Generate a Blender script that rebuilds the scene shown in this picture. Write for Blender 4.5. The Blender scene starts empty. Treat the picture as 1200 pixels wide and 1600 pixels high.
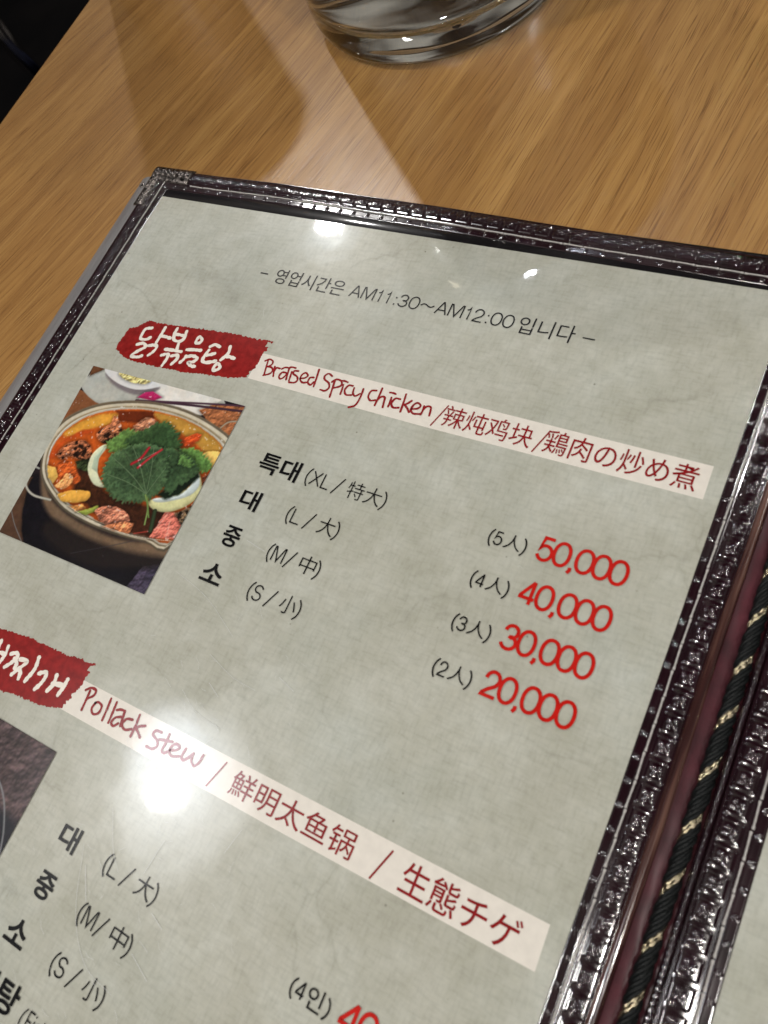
import bpy, bmesh, math, json, random
import numpy as np
from mathutils import Matrix, Vector, noise

random.seed(7)
rng = np.random.default_rng(11)
C = bpy.context.scene.collection
SC = bpy.context.scene
MM = 0.001
ZP = 0.006            # height of the printed page above the table top

# ------------------------------------------------------------------ camera
cam = bpy.data.cameras.new("camera")
cam.sensor_fit = 'VERTICAL'; cam.sensor_height = 24; cam.sensor_width = 18
cam.lens = 18.0; cam.clip_start = 0.005; cam.clip_end = 30
cam.dof.use_dof = True; cam.dof.focus_distance = 0.232; cam.dof.aperture_fstop = 17
co = bpy.data.objects.new("camera", cam); C.objects.link(co)
R = Matrix(((0.86232706, -0.28686283, 0.41725503), (0.4131248, 0.87505954, -0.25218783), (-0.29277968, 0.38984679, 0.87309767)))
co.matrix_world = Matrix.Translation((0.20372899, -0.12736663, 0.16239533 + ZP)) @ R.to_4x4()
SC.camera = co

# ------------------------------------------------------------------ world and lamps (an evening restaurant interior)
w = bpy.data.worlds.new("World"); SC.world = w; w.use_nodes = True
nt = w.node_tree; bg = nt.nodes["Background"]
tc = nt.nodes.new("ShaderNodeTexCoord"); nz = nt.nodes.new("ShaderNodeTexNoise"); cr = nt.nodes.new("ShaderNodeValToRGB")
nz.inputs["Scale"].default_value = 2.2; nz.inputs["Detail"].default_value = 3
cr.color_ramp.elements[0].position = 0.50; cr.color_ramp.elements[0].color = (0.012, 0.010, 0.010, 1)
cr.color_ramp.elements[1].position = 0.68; cr.color_ramp.elements[1].color = (0.62, 0.56, 0.50, 1)
nt.links.new(tc.outputs["Generated"], nz.inputs["Vector"]); nt.links.new(nz.outputs["Fac"], cr.inputs["Fac"])
nt.links.new(cr.outputs["Color"], bg.inputs["Color"]); bg.inputs["Strength"].default_value = 0.42

def disk(name, loc, r, radiance, col=(1, .97, .93)):
    l = bpy.data.lights.new(name, 'AREA'); l.shape = 'DISK'; l.size = 2*r
    l.energy = radiance * math.pi * math.pi * r * r; l.color = col
    o = bpy.data.objects.new(name, l); o.location = loc; C.objects.link(o)
    return o
LAMPS = [(-0.607, -0.395, .035, 520), (-0.929, 0.940, .025, 1350), (0.95, -0.75, .036, 560), (1.1, 0.7, .036, 420)]
for (x, y, r_, rb) in LAMPS:
    b_ = disk("ceiling_bulb", (x, y, 1.2+ZP), r_, rb, (1, .975, .94))
for q in range(8):      # a frosted shade, brightest in the middle
    disk("lamp_dish_haze", (-.600-.006*q, -.382+.003*q, 1.23+ZP+.002*q), .165-.013*q, 1.08, (.95-.03*q, .97-.015*q, 1))
disk("lamp_dish_haze", (-.70, -.335, 1.26), .095, 1.3, (.8, .86, 1)); disk("lamp_dish_haze", (-.71, -.33, 1.262), .065, 1.3, (.8, .86, 1))  # extra discs with no lamp there, added for the film's haze over lettering
disk("lamp_dish_haze", (-.925, .925, 1.23+ZP), .085, .9, (.85, .92, 1))
for q in range(3): disk("lamp_dish_haze", (-.925, .930, 1.232+ZP+.002*q), .068-.014*q, 1.0, (.8, .9, 1))
# smaller spot bulbs further along the ceiling
for (x, y) in ((.5, 1.45), (.62, -.30), (.02, -1.08)):
    disk("ceiling_spot", (x, y, 1.25), .024, 700, (1, .96, .9))
disk("ceiling_bulb", (-0.381, 0.901, 1.2+ZP), 0.011, 1000, (.85, .9, 1))
t = bpy.data.lights.new("glint_strip", 'AREA'); t.shape = 'RECTANGLE'; t.size = 0.20; t.size_y = 0.018  # strip light added for a glint on the glass, no real tube
t.energy = 4.5 * math.pi * 0.20 * 0.018; t.color = (1, .86, .62)
to = bpy.data.objects.new("glint_strip", t); C.objects.link(to)
to.location = (-0.595, 0.877, 1.2); to.rotation_euler = (0, 0, math.radians(-39.5))

SC.view_settings.view_transform = 'Standard'; SC.view_settings.look = 'None'
SC.view_settings.exposure = 0.0; SC.view_settings.gamma = 1
SC.cycles.caustics_reflective = False
SC.cycles.caustics_refractive = True
SC.cycles.sample_clamp_indirect = 60
SC.cycles.max_bounces = 14; SC.cycles.transmission_bounces = 12
SC.cycles.use_denoising = True; SC.cycles.denoising_prefilter = 'ACCURATE'; SC.cycles.use_adaptive_sampling = False

# ------------------------------------------------------------------ helpers
def lin(c):
    return tuple(((v/255)/12.92 if v <= 10 else (((v/255)+.055)/1.055)**2.4) for v in c)
def mat(name, col=(.5, .5, .5), rough=.5, metal=0, coat=0, coat_rough=.03, spec=.5):
    m = bpy.data.materials.new(name); m.use_nodes = True
    b = m.node_tree.nodes["Principled BSDF"]
    b.inputs["Base Color"].default_value = (*col, 1); b.inputs["Roughness"].default_value = rough
    b.inputs["Metallic"].default_value = metal; b.inputs["Coat Weight"].default_value = coat
    b.inputs["Coat Roughness"].default_value = coat_rough; b.inputs["Specular IOR Level"].default_value = spec
    return m
def N(m, t, **k):
    n = m.node_tree.nodes.new(t)
    for a, v in k.items():
        if a in n.inputs: n.inputs[a].default_value = v
        else: setattr(n, a, v)
    return n
def L(m, a, b): m.node_tree.links.new(a, b)
def BS(m): return m.node_tree.nodes["Principled BSDF"]
def ramp(m, fac, stops):
    r = N(m, "ShaderNodeValToRGB"); e = r.color_ramp.elements
    e[0].position, e[0].color = stops[0][0], (*stops[0][1], 1)
    e[1].position, e[1].color = stops[-1][0], (*stops[-1][1], 1)
    for p, c in stops[1:-1]:
        q = e.new(p); q.color = (*c, 1)
    L(m, fac, r.inputs["Fac"]); return r
def pos(m, sc=(1, 1, 1), rot=0):
    t = N(m, "ShaderNodeTexCoord"); mp = N(m, "ShaderNodeMapping")
    mp.inputs["Scale"].default_value = sc; mp.inputs["Rotation"].default_value = (0, 0, rot)
    L(m, t.outputs["Object"], mp.inputs["Vector"]); return mp.outputs["Vector"]

def link(name, me, m=None, parent=None, smooth=False):
    if m is not None: me.materials.append(m)
    o = bpy.data.objects.new(name, me); C.objects.link(o)
    if parent: o.parent = parent
    if smooth: me.shade_smooth()
    return o
def mesh(name, v, f, m=None, parent=None, smooth=False):
    me = bpy.data.meshes.new(name); me.from_pydata([tuple(p) for p in v], [], f); me.update()
    return link(name, me, m, parent, smooth)
def grid(name, X, Y, Z, m, parent, smooth=True, closed=False):
    """a quad grid from 2-D numpy arrays, metres"""
    X, Y, Z = np.broadcast_arrays(X, Y, Z); r, c = X.shape
    v = np.stack([X, Y, Z], -1).reshape(-1, 3).astype(np.float32)
    i = np.arange(r*c).reshape(r, c)
    if closed: i = np.concatenate([i, i[:, :1]], 1)
    q = np.stack([i[:-1, :-1], i[:-1, 1:], i[1:, 1:], i[1:, :-1]], -1).reshape(-1, 4)
    me = bpy.data.meshes.new(name)
    me.vertices.add(len(v)); me.vertices.foreach_set("co", v.ravel())
    me.loops.add(q.size); me.loops.foreach_set("vertex_index", q.ravel().astype(np.int32))
    me.polygons.add(len(q)); me.polygons.foreach_set("loop_start", (np.arange(len(q))*4).astype(np.int32))
    me.polygons.foreach_set("loop_total", np.full(len(q), 4, np.int32))
    me.update(calc_edges=True)
    return link(name, me, m, parent, smooth)
def slab(name, x0, x1, y0, y1, z0, z1, m, parent, bev=0.0006, seg=3):
    bm = bmesh.new(); bmesh.ops.create_cube(bm, size=1)
    for v in bm.verts: v.co = ((x0+x1)/2+v.co.x*(x1-x0), (y0+y1)/2+v.co.y*(y1-y0), (z0+z1)/2+v.co.z*(z1-z0))
    if bev: bmesh.ops.bevel(bm, geom=bm.edges[:], offset=bev, segments=seg, affect='EDGES', profile=.5)
    me = bpy.data.meshes.new(name); bm.to_mesh(me); bm.free()
    o = link(name, me, m, parent); me.shade_smooth(); me.set_sharp_from_angle(angle=math.radians(40)); return o
def empty(name, loc, label, cat):
    o = bpy.data.objects.new(name, None); o.location = loc; o.empty_display_size = .02
    C.objects.link(o); o["label"] = label; o["category"] = cat; return o
def lathe(name, prof, cx, cy, m, parent, n=96):
    a = np.linspace(0, 2*np.pi, n, endpoint=False)
    r = np.array([p[0] for p in prof])[:, None]; z = np.array([p[1] for p in prof])[:, None]
    return grid(name, cx+r*np.cos(a)[None], cy+r*np.sin(a)[None], z+0*a[None], m, parent, True, True)
def tube(name, pts, rad, m, parent, n=10, caps=True):
    pts = [Vector(p) for p in pts]; V = []; F = []
    up = Vector((0, 0, 1))
    for i, p in enumerate(pts):
        d = (pts[min(i+1, len(pts)-1)]-pts[max(i-1, 0)]).normalized()
        s = d.cross(up)
        if s.length < 1e-4: s = d.cross(Vector((1, 0, 0)))
        s.normalize(); u = s.cross(d); r = rad[i] if isinstance(rad, (list, tuple)) else rad
        for k in range(n):
            a = 2*math.pi*k/n; V.append(p+(s*math.cos(a)+u*math.sin(a))*r)
    for i in range(len(pts)-1):
        for k in range(n):
            F.append((i*n+k, i*n+(k+1) % n, (i+1)*n+(k+1) % n, (i+1)*n+k))
    if caps: F.append(tuple(range(n))[::-1]); F.append(tuple(range((len(pts)-1)*n, len(pts)*n)))
    return mesh(name, V, F, m, parent, True)

# ------------------------------------------------------------------ materials
def laminate(m, base_rough=.27):
    """the clear film over everything printed: a thin glossy coat, faintly wavy and rubbed dull in places"""
    b = BS(m); b.inputs["Coat Weight"].default_value = 1; b.inputs["Coat IOR"].default_value = 1.5
    b.inputs["Roughness"].default_value = base_rough; b.inputs["Specular IOR Level"].default_value = .16
    n1 = N(m, "ShaderNodeTexNoise", Scale=55.0, Detail=2.0); L(m, pos(m), n1.inputs["Vector"])
    bp = N(m, "ShaderNodeBump", Strength=.35, Distance=.00025)
    L(m, n1.outputs["Fac"], bp.inputs["Height"])
    n3 = N(m, "ShaderNodeTexNoise", Scale=900.0, Detail=2.0); L(m, pos(m), n3.inputs["Vector"])
    bp2 = N(m, "ShaderNodeBump", Strength=.12, Distance=.00003)
    L(m, n3.outputs["Fac"], bp2.inputs["Height"]); L(m, bp.outputs[0], bp2.inputs["Normal"])
    L(m, bp2.outputs[0], b.inputs["Coat Normal"])
    n2 = N(m, "ShaderNodeTexNoise", Scale=38.0, Detail=6.0, Roughness=.65); L(m, pos(m), n2.inputs["Vector"])
    r = ramp(m, n2.outputs["Fac"], [(.42, (.022,)*3), (.62, (.034,)*3), (.78, (.075,)*3)])
    L(m, r.outputs["Color"], b.inputs["Coat Roughness"])
    return m

m_page = mat("page_paper")
n = N(m_page, "ShaderNodeTexNoise", Scale=70.0, Detail=8.0, Roughness=.7); L(m_page, pos(m_page), n.inputs["Vector"])
r = ramp(m_page, n.outputs["Fac"], [(.30, lin((169, 169, 155))), (.5, lin((181, 181, 169))), (.70, lin((193, 194, 184)))])
nl = N(m_page, "ShaderNodeTexNoise", Scale=26.0, Detail=5.0, Roughness=.6); L(m_page, pos(m_page), nl.inputs["Vector"])
rl = ramp(m_page, nl.outputs["Fac"], [(.35, (.965, .95, .93)), (.5, (1, .995, .985)), (.66, (.985, 1.0, 1.01))])
mx = N(m_page, "ShaderNodeMix", data_type='RGBA', blend_type='MULTIPLY'); mx.inputs[0].default_value = 1
L(m_page, r.outputs[0], mx.inputs[6]); L(m_page, rl.outputs[0], mx.inputs[7])
cur = mx.outputs[2]
# woven paper fibres in two directions
for sc in ((1200, 260, 1), (260, 1200, 1)):
    nf = N(m_page, "ShaderNodeTexNoise", Scale=1.0, Detail=3.0, Roughness=.6); L(m_page, pos(m_page, sc), nf.inputs["Vector"])
    rf = ramp(m_page, nf.outputs["Fac"], [(.28, (.84, .84, .83)), (.5, (1, 1, 1)), (.75, (1.07, 1.07, 1.06))])
    m2 = N(m_page, "ShaderNodeMix", data_type='RGBA', blend_type='MULTIPLY'); m2.inputs[0].default_value = .62
    L(m_page, cur, m2.inputs[6]); L(m_page, rf.outputs[0], m2.inputs[7]); cur = m2.outputs[2]
# faint wandering creases
nd = N(m_page, "ShaderNodeTexNoise", Scale=40.0, Detail=4.0); L(m_page, pos(m_page), nd.inputs["Vector"])
ad = N(m_page, "ShaderNodeVectorMath", operation='MULTIPLY_ADD'); L(m_page, nd.outputs["Color"], ad.inputs[0])
ad.inputs[1].default_value = (.03, .03, 0); L(m_page, pos(m_page), ad.inputs[2])
vo = N(m_page, "ShaderNodeTexVoronoi", feature='DISTANCE_TO_EDGE', Scale=34.0); L(m_page, ad.outputs[0], vo.inputs["Vector"])
rv = ramp(m_page, vo.outputs["Distance"], [(0, (.86, .86, .85)), (.018, (.97, .97, .965)), (.04, (1, 1, 1))])
nm = N(m_page, "ShaderNodeTexNoise", Scale=30.0, Detail=2.0); L(m_page, pos(m_page, (1, 1, 1), .7), nm.inputs["Vector"])
rm = ramp(m_page, nm.outputs["Fac"], [(.46, (0, 0, 0)), (.62, (1, 1, 1))])
m3 = N(m_page, "ShaderNodeMix", data_type='RGBA', blend_type='MULTIPLY'); L(m_page, rm.outputs[0], m3.inputs[0])
L(m_page, cur, m3.inputs[6]); L(m_page, rv.outputs[0], m3.inputs[7]); cur = m3.outputs[2]
# dark fibre flecks
vf = N(m_page, "ShaderNodeTexVoronoi", Scale=210.0); L(m_page, pos(m_page), vf.inputs["Vector"])
rf = ramp(m_page, vf.outputs["Distance"], [(.035, (.42, .41, .38)), (.07, (1, 1, 1))])
nk = N(m_page, "ShaderNodeTexNoise", Scale=120.0); L(m_page, pos(m_page), nk.inputs["Vector"])
rk = ramp(m_page, nk.outputs["Fac"], [(.55, (0, 0, 0)), (.66, (.8, .8, .8))])
m4 = N(m_page, "ShaderNodeMix", data_type='RGBA', blend_type='MULTIPLY'); L(m_page, rk.outputs[0], m4.inputs[0])
L(m_page, cur, m4.inputs[6]); L(m_page, rf.outputs[0], m4.inputs[7]); cur = m4.outputs[2]
L(m_page, cur, BS(m_page).inputs["Base Color"])
laminate(m_page)

def ink(name, rgb, var=.06):
    m = mat(name, lin(rgb)); laminate(m)
    nn = N(m, "ShaderNodeTexNoise", Scale=500.0, Detail=4.0); L(m, pos(m), nn.inputs["Vector"])
    c = lin(rgb); rr = ramp(m, nn.outputs["Fac"], [(.3, tuple(v*(1-var*2) for v in c)), (.7, tuple(min(1, v*(1+var*2)+var*.02) for v in c))])
    L(m, rr.outputs[0], BS(m).inputs["Base Color"]); return m
m_black = ink("black_print", (10, 10, 12)); m_red = ink("red_price_print", (190, 26, 18)); m_dred = ink("dark_red_print", (138, 22, 26))
m_banner = ink("red_banner_print", (138, 26, 24), .12); m_strip = ink("cream_strip_print", (226, 219, 208), .02); m_white = ink("white_brush_print", (236, 228, 216), .03)
m_dish = mat("dish_photo_print"); laminate(m_dish)
at = N(m_dish, "ShaderNodeVertexColor", layer_name="Col"); L(m_dish, at.outputs["Color"], BS(m_dish).inputs["Base Color"])

def vinyl(name, col, rough=.22):
    m = mat(name, col, rough, coat=1, coat_rough=.12, spec=.0); BS(m).inputs['Coat IOR'].default_value = 2.1
    n2 = N(m, "ShaderNodeTexNoise", Scale=160.0, Detail=5.0); L(m, pos(m), n2.inputs["Vector"])
    r = ramp(m, n2.outputs["Fac"], [(.3, tuple(v*.6 for v in col)), (.7, tuple(v*1.4 for v in col))])
    L(m, r.outputs[0], BS(m).inputs["Base Color"])
    return m
m_vinyl = vinyl("dark_burgundy_vinyl", (.013, .003, .0058))
m_maroon = vinyl("maroon_spine_vinyl", (.062, .009, .015), .6)
BS(m_maroon).inputs['Coat Weight'].default_value = .08; BS(m_maroon).inputs['Coat Roughness'].default_value = .3; BS(m_maroon).inputs['Specular IOR Level'].default_value = .25
n1 = N(m_maroon, "ShaderNodeTexNoise", Scale=1300.0, Detail=5.0, Roughness=.7); L(m_maroon, pos(m_maroon), n1.inputs["Vector"])
bp = N(m_maroon, "ShaderNodeBump", Strength=.6, Distance=.0002); L(m_maroon, n1.outputs["Fac"], bp.inputs["Height"]); L(m_maroon, bp.outputs[0], BS(m_maroon).inputs["Normal"])
m_smooth = mat("smooth_black_vinyl", (.008, .007, .008), .3, spec=.1, coat=1, coat_rough=.08)
m_grey = mat("grey_plastic_edge", (.2, .19, .19), .38, spec=.5)
n1 = N(m_grey, "ShaderNodeTexNoise", Scale=300.0, Detail=4.0); L(m_grey, pos(m_grey, (1, .15, 1)), n1.inputs["Vector"])
r1 = ramp(m_grey, n1.outputs["Fac"], [(.35, (.17, .16, .16)), (.65, (.22, .21, .205))]); L(m_grey, r1.outputs[0], BS(m_grey).inputs["Base Color"])
m_thread = mat("white_thread", (.55, .52, .49), .5)
n1 = N(m_thread, "ShaderNodeTexWave", Scale=1500.0, Distortion=1.0); L(m_thread, pos(m_thread, (1, 1, 1), .6), n1.inputs["Vector"])
bp = N(m_thread, "ShaderNodeBump", Strength=.5, Distance=.0001); L(m_thread, n1.outputs["Fac"], bp.inputs["Height"]); L(m_thread, bp.outputs[0], BS(m_thread).inputs["Normal"])
m_tube = mat("brown_clear_piping", (.16, .06, .045), .18, coat=1, coat_rough=.04)
n1 = N(m_tube, "ShaderNodeTexNoise", Scale=500.0, Detail=3.0); L(m_tube, pos(m_tube, (1, .06, 1)), n1.inputs["Vector"])
r1 = ramp(m_tube, n1.outputs["Fac"], [(.3, (.014, .004, .005)), (.5, (.045, .016, .014)), (.7, (.15, .075, .055))]); L(m_tube, r1.outputs[0], BS(m_tube).inputs["Base Color"])
bp = N(m_tube, "ShaderNodeBump", Strength=.4, Distance=.0003); L(m_tube, n1.outputs["Fac"], bp.inputs["Height"]); L(m_tube, bp.outputs[0], BS(m_tube).inputs["Normal"])
m_cord = mat("black_cord", (.005, .006, .006), .4, spec=.2)
n1 = N(m_cord, "ShaderNodeTexNoise", Scale=3000.0, Detail=3.0); L(m_cord, pos(m_cord, (1, .3, 1)), n1.inputs["Vector"])
bp = N(m_cord, "ShaderNodeBump", Strength=.6, Distance=.0002); L(m_cord, n1.outputs["Fac"], bp.inputs["Height"]); L(m_cord, bp.outputs[0], BS(m_cord).inputs["Normal"])
m_gold = mat("gold_thread", (.50, .43, .29), .22, metal=1)
m_metal = mat("aged_silver_metal", (.20, .175, .16), .22, metal=1)
n1 = N(m_metal, "ShaderNodeTexNoise", Scale=900.0, Detail=5.0); L(m_metal, pos(m_metal), n1.inputs["Vector"])
r1 = ramp(m_metal, n1.outputs["Fac"], [(.35, (.15,)*3), (.65, (.4,)*3)]); L(m_metal, r1.outputs[0], BS(m_metal).inputs["Roughness"])
bp = N(m_metal, "ShaderNodeBump", Strength=.5, Distance=.0002); L(m_metal, n1.outputs["Fac"], bp.inputs["Height"]); L(m_metal, bp.outputs[0], BS(m_metal).inputs["Normal"])

# wood of the table: light oak laminate, grain fanning slightly from left to right
m_wood = mat("light_oak_laminate", (.4, .2, .08), .42, spec=.35, coat=1, coat_rough=.27)
tcn = N(m_wood, "ShaderNodeTexCoord"); sx = N(m_wood, "ShaderNodeSeparateXYZ"); L(m_wood, tcn.outputs["Object"], sx.inputs[0])
def M(op, a, b=None):
    n = N(m_wood, "ShaderNodeMath", operation=op)
    for i, v in enumerate((a, b)):
        if v is None: continue
        if isinstance(v, (int, float)): n.inputs[i].default_value = v
        else: L(m_wood, v, n.inputs[i])
    return n.outputs[0]
mr = N(m_wood, "ShaderNodeMapRange"); L(m_wood, sx.outputs[0], mr.inputs["Value"])
mr.inputs["From Min"].default_value = -.11; mr.inputs["From Max"].default_value = .13; mr.inputs["To Min"].default_value = .36; mr.inputs["To Max"].default_value = .10
u0 = M('SUBTRACT', sx.outputs[0], M('MULTIPLY', mr.outputs[0], sx.outputs[1]))
cw = N(m_wood, "ShaderNodeCombineXYZ"); L(m_wood, M('MULTIPLY', u0, 22.0), cw.inputs[0]); L(m_wood, M('MULTIPLY', sx.outputs[1], 5.0), cw.inputs[1])
nw = N(m_wood, "ShaderNodeTexNoise", Scale=1.0, Detail=3.0); L(m_wood, cw.outputs[0], nw.inputs["Vector"])
u = M('ADD', u0, M('MULTIPLY', M('SUBTRACT', nw.outputs["Fac"], .5), .016))
def streak(su, sv, det=3.0, rough=.6, off=0.0):
    c = N(m_wood, "ShaderNodeCombineXYZ"); L(m_wood, M('MULTIPLY', u, su), c.inputs[0]); L(m_wood, M('MULTIPLY', sx.outputs[1], sv), c.inputs[1]); c.inputs[2].default_value = off
    n = N(m_wood, "ShaderNodeTexNoise", Scale=1.0, Detail=det, Roughness=rough); L(m_wood, c.outputs[0], n.inputs["Vector"]); return n.outputs["Fac"]
g1 = streak(170, 7, 4.0); g2 = streak(1000, 12, 3.0, .6, 3.1); g3 = streak(3400, 70, 2.0, .5, 7.7); g4 = streak(40, 3, 3.0, .5, 5.5)
r1 = ramp(m_wood, g1, [(.28, lin((152, 109, 57))), (.48, lin((166, 123, 67))), (.70, lin((182, 140, 81)))])
r2 = ramp(m_wood, g2, [(.34, (.87, .83, .78)), (.47, (.97, .96, .95)), (.62, (1.05, 1.05, 1.04))])
r3 = ramp(m_wood, g3, [(.35, (.58, .50, .42)), (.43, (.95, .93, .91)), (.55, (1.02, 1.02, 1.02))])
r4 = ramp(m_wood, g4, [(.35, (.84, .80, .76)), (.65, (1.06, 1.06, 1.04))])
cur = r1.outputs[0]
for rr in (r2, r3, r4):
    q = N(m_wood, "ShaderNodeMix", data_type='RGBA', blend_type='MULTIPLY'); q.inputs[0].default_value = 1
    L(m_wood, cur, q.inputs[6]); L(m_wood, rr.outputs[0], q.inputs[7]); cur = q.outputs[2]
L(m_wood, cur, BS(m_wood).inputs["Base Color"])
hh = M('ADD', M('MULTIPLY', g2, .5), g3)
bp = N(m_wood, "ShaderNodeBump", Strength=.35, Distance=.00012); L(m_wood, hh, bp.inputs["Height"]); L(m_wood, bp.outputs[0], BS(m_wood).inputs["Normal"]); L(m_wood, bp.outputs[0], BS(m_wood).inputs["Coat Normal"])

# ------------------------------------------------------------------ floor, table, chair
m_floor = mat("dark_floor", (.003, .003, .004), .8, spec=.1)
n1 = N(m_floor, "ShaderNodeTexNoise", Scale=9.0, Detail=6.0); L(m_floor, pos(m_floor), n1.inputs["Vector"])
r1 = ramp(m_floor, n1.outputs["Fac"], [(.3, (.0015, .0015, .002)), (.7, (.006, .005, .005))]); L(m_floor, r1.outputs[0], BS(m_floor).inputs["Base Color"])
fl = mesh("floor", [(-3, -3, -.74), (3, -3, -.74), (3, 3, -.74), (-3, 3, -.74)], [(0, 1, 2, 3)], m_floor); fl["kind"] = "structure"

table = empty("table", (.3, .1, -.74), "wooden restaurant table with a light oak laminate top under the open menu", "table")
def under(o, p):
    o.parent = p; o.matrix_parent_inverse = Matrix.Translation(-p.location); return o
tt = under(slab("table_top", -.113, .72, -.62, .58, -.028, 0.0, m_wood, None, .0016), table)
for x, y in ((-.06, -.56), (.66, -.56), (-.06, .52), (.66, .52)):
    under(slab("leg", x-.025, x+.025, y-.025, y+.025, -.74, -.029, m_smooth, None, .004), table)

m_fabric = mat("navy_black_seat_fabric", (.006, .008, .02), .9, spec=.05)
n1 = N(m_fabric, "ShaderNodeTexNoise", Scale=60.0, Detail=6.0); L(m_fabric, pos(m_fabric), n1.inputs["Vector"])
r1 = ramp(m_fabric, n1.outputs["Fac"], [(.4, (.001, .0012, .003)), (.62, (.003, .005, .02)), (.76, (.04, .045, .05))]); L(m_fabric, r1.outputs[0], BS(m_fabric).inputs["Base Color"])
m_chrome = mat("chrome_tube", (.7, .68, .66), .15, metal=1)
chair = empty("chair", (-.40, .20, -.74), "dark upholstered chair with chrome legs pushed beside the table's far left edge", "chair")
under(slab("seat", -.62, -.20, .02, .42, -.34, -.27, m_fabric, None, .02, 5), chair)
for x, y in ((-.585, .06), (-.225, .06), (-.585, .385), (-.225, .385)):
    under(tube("leg", [(x, y, -.74), (x, y, -.345)], .011, m_chrome, None, 14), chair)
under(slab("backrest", -.655, -.61, .03, .41, -.20, .10, m_fabric, None, .018, 5), chair)
for y in (.08, .36):
    under(tube("back_post", [(-.615, y, -.36), (-.64, y, -.25), (-.64, y, -.1)], .009, m_chrome, None, 12), chair)

# ------------------------------------------------------------------ glass jug with water
m_glass = mat("clear_greenish_glass", (.945, 1.0, .96), 0.0); BS(m_glass).inputs["Transmission Weight"].default_value = 1; BS(m_glass).inputs["IOR"].default_value = 1.5
m_water = mat("water", (.97, .985, .98), 0.0); BS(m_water).inputs["Transmission Weight"].default_value = 1; BS(m_water).inputs["IOR"].default_value = 1.33
GX, GY, GR = .0550, .1158, .0487
jug = empty("water_glass", (GX, GY, 0), "clear glass water glass standing on the wood above the menu's top edge", "glass")
WL = .078
m_inter = mat("water_against_glass", (1, 1, 1), 0.0); BS(m_inter).inputs["Transmission Weight"].default_value = 1; BS(m_inter).inputs["IOR"].default_value = 1.33/1.5
outer = [(0, .0014), (.030, .0010), (.036, .0003), (GR-.006, .0003), (GR-.0025, .0014), (GR-.0007, .0038), (GR, .0075), (GR+.0008, .04), (GR+.0015, .08), (GR+.0025, .115), (GR+.0018, .1162), (GR+.0008, .1162), (GR, .115), (GR-.0012, WL)]
below = [(0, .0100), (.018, .0085), (GR-.014, .0078), (GR-.0065, .0105), (GR-.0034, .016), (GR-.0018, .04), (GR-.0012, WL)]
gb = lathe("glass_wall", outer, 0, 0, m_glass, jug)
gi = lathe("glass_inner_wall", below, 0, 0, m_inter, jug)
wa = lathe("water_surface", [(GR-.0012, WL), (GR-.003, WL-.0006), (.02, WL-.0007), (0, WL-.0007)], 0, 0, m_water, jug)
for o_ in (gb, gi, wa): o_.cycles.is_caustics_caster = True
tt.cycles.is_caustics_receiver = True
# invented steel cup, unseen, added to throw a rounded shadow on the wood
cup = empty("shadow_caster_cup", (-.094, .1285, 0), "invented steel cup, unseen, added to cast a shadow on the table", "cup")
lathe("cup_wall", [(0, .0004), (.022, .0004), (.0235, .002), (.028, .125), (.0285, .126), (.027, .1262), (.0225, .004), (0, .004)], 0, 0, m_chrome, cup, 48)

# unseen bottle and plate, added for the glass and the film to mirror
m_green = mat("green_bottle_glass", (.10, .55, .16), .02); BS(m_green).inputs["Transmission Weight"].default_value = 1; BS(m_green).inputs["IOR"].default_value = 1.5
bot = empty("green_bottle", (.168, .215, 0), "green glass bottle further up the table, unseen, added for its reflections", "bottle")
lathe("bottle_wall", [(0, .0004), (.029, .0004), (.032, .003), (.032, .12), (.026, .15), (.0135, .185), (.0125, .21), (.0105, .21), (.0115, .185), (.024, .148), (.0298, .12), (.0298, .004), (0, .004)], 0, 0, m_green, bot, 48)
m_china = mat("white_china", (.78, .77, .74), .12, coat=.6)
pl = empty("added_plate", (.065, .247, 0), "small white plate, unseen, added to show in the glass", "plate")
lathe("dish", [(0, .002), (.035, .001), (.045, .004), (.068, .020), (.070, .021), (.068, .022), (.044, .007), (0, .005)], 0, 0, m_china, pl, 64)

# ------------------------------------------------------------------ the menu
page_label = 'blank grey right-hand page'
menu = empty("menu", (.1, -.1, 0), "open restaurant menu in dark embossed vinyl covers, dishes priced in red, lying on the wood", "menu")
def P(o): return under(o, menu)

# boards below
P(slab("cover_board", -8*MM, 204*MM, -226*MM, 11.2*MM, .0004, .0054, m_smooth, None, .0012))
P(slab("cover_board", 212.4*MM, 428*MM, -226*MM, 11.2*MM, .0004, .0052, m_smooth, None, .0012))
# plate for the first page
page = P(slab("page", 1.0*MM, 196.6*MM, -219*MM, 0.0, ZP-.0005, ZP, m_page, None, 0))
page2 = P(mesh("page", [(x*MM, y*MM, z*MM) for z in (5.4, 5.9) for x, y in ((225.9, 0), (420, 0), (420, -219), (216.4, -219))],
               [(0, 1, 2, 3), (7, 6, 5, 4), (0, 3, 7, 4), (0, 4, 5, 1), (1, 5, 6, 2), (2, 6, 7, 3)], m_page)); page2['label'] = page_label

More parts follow.
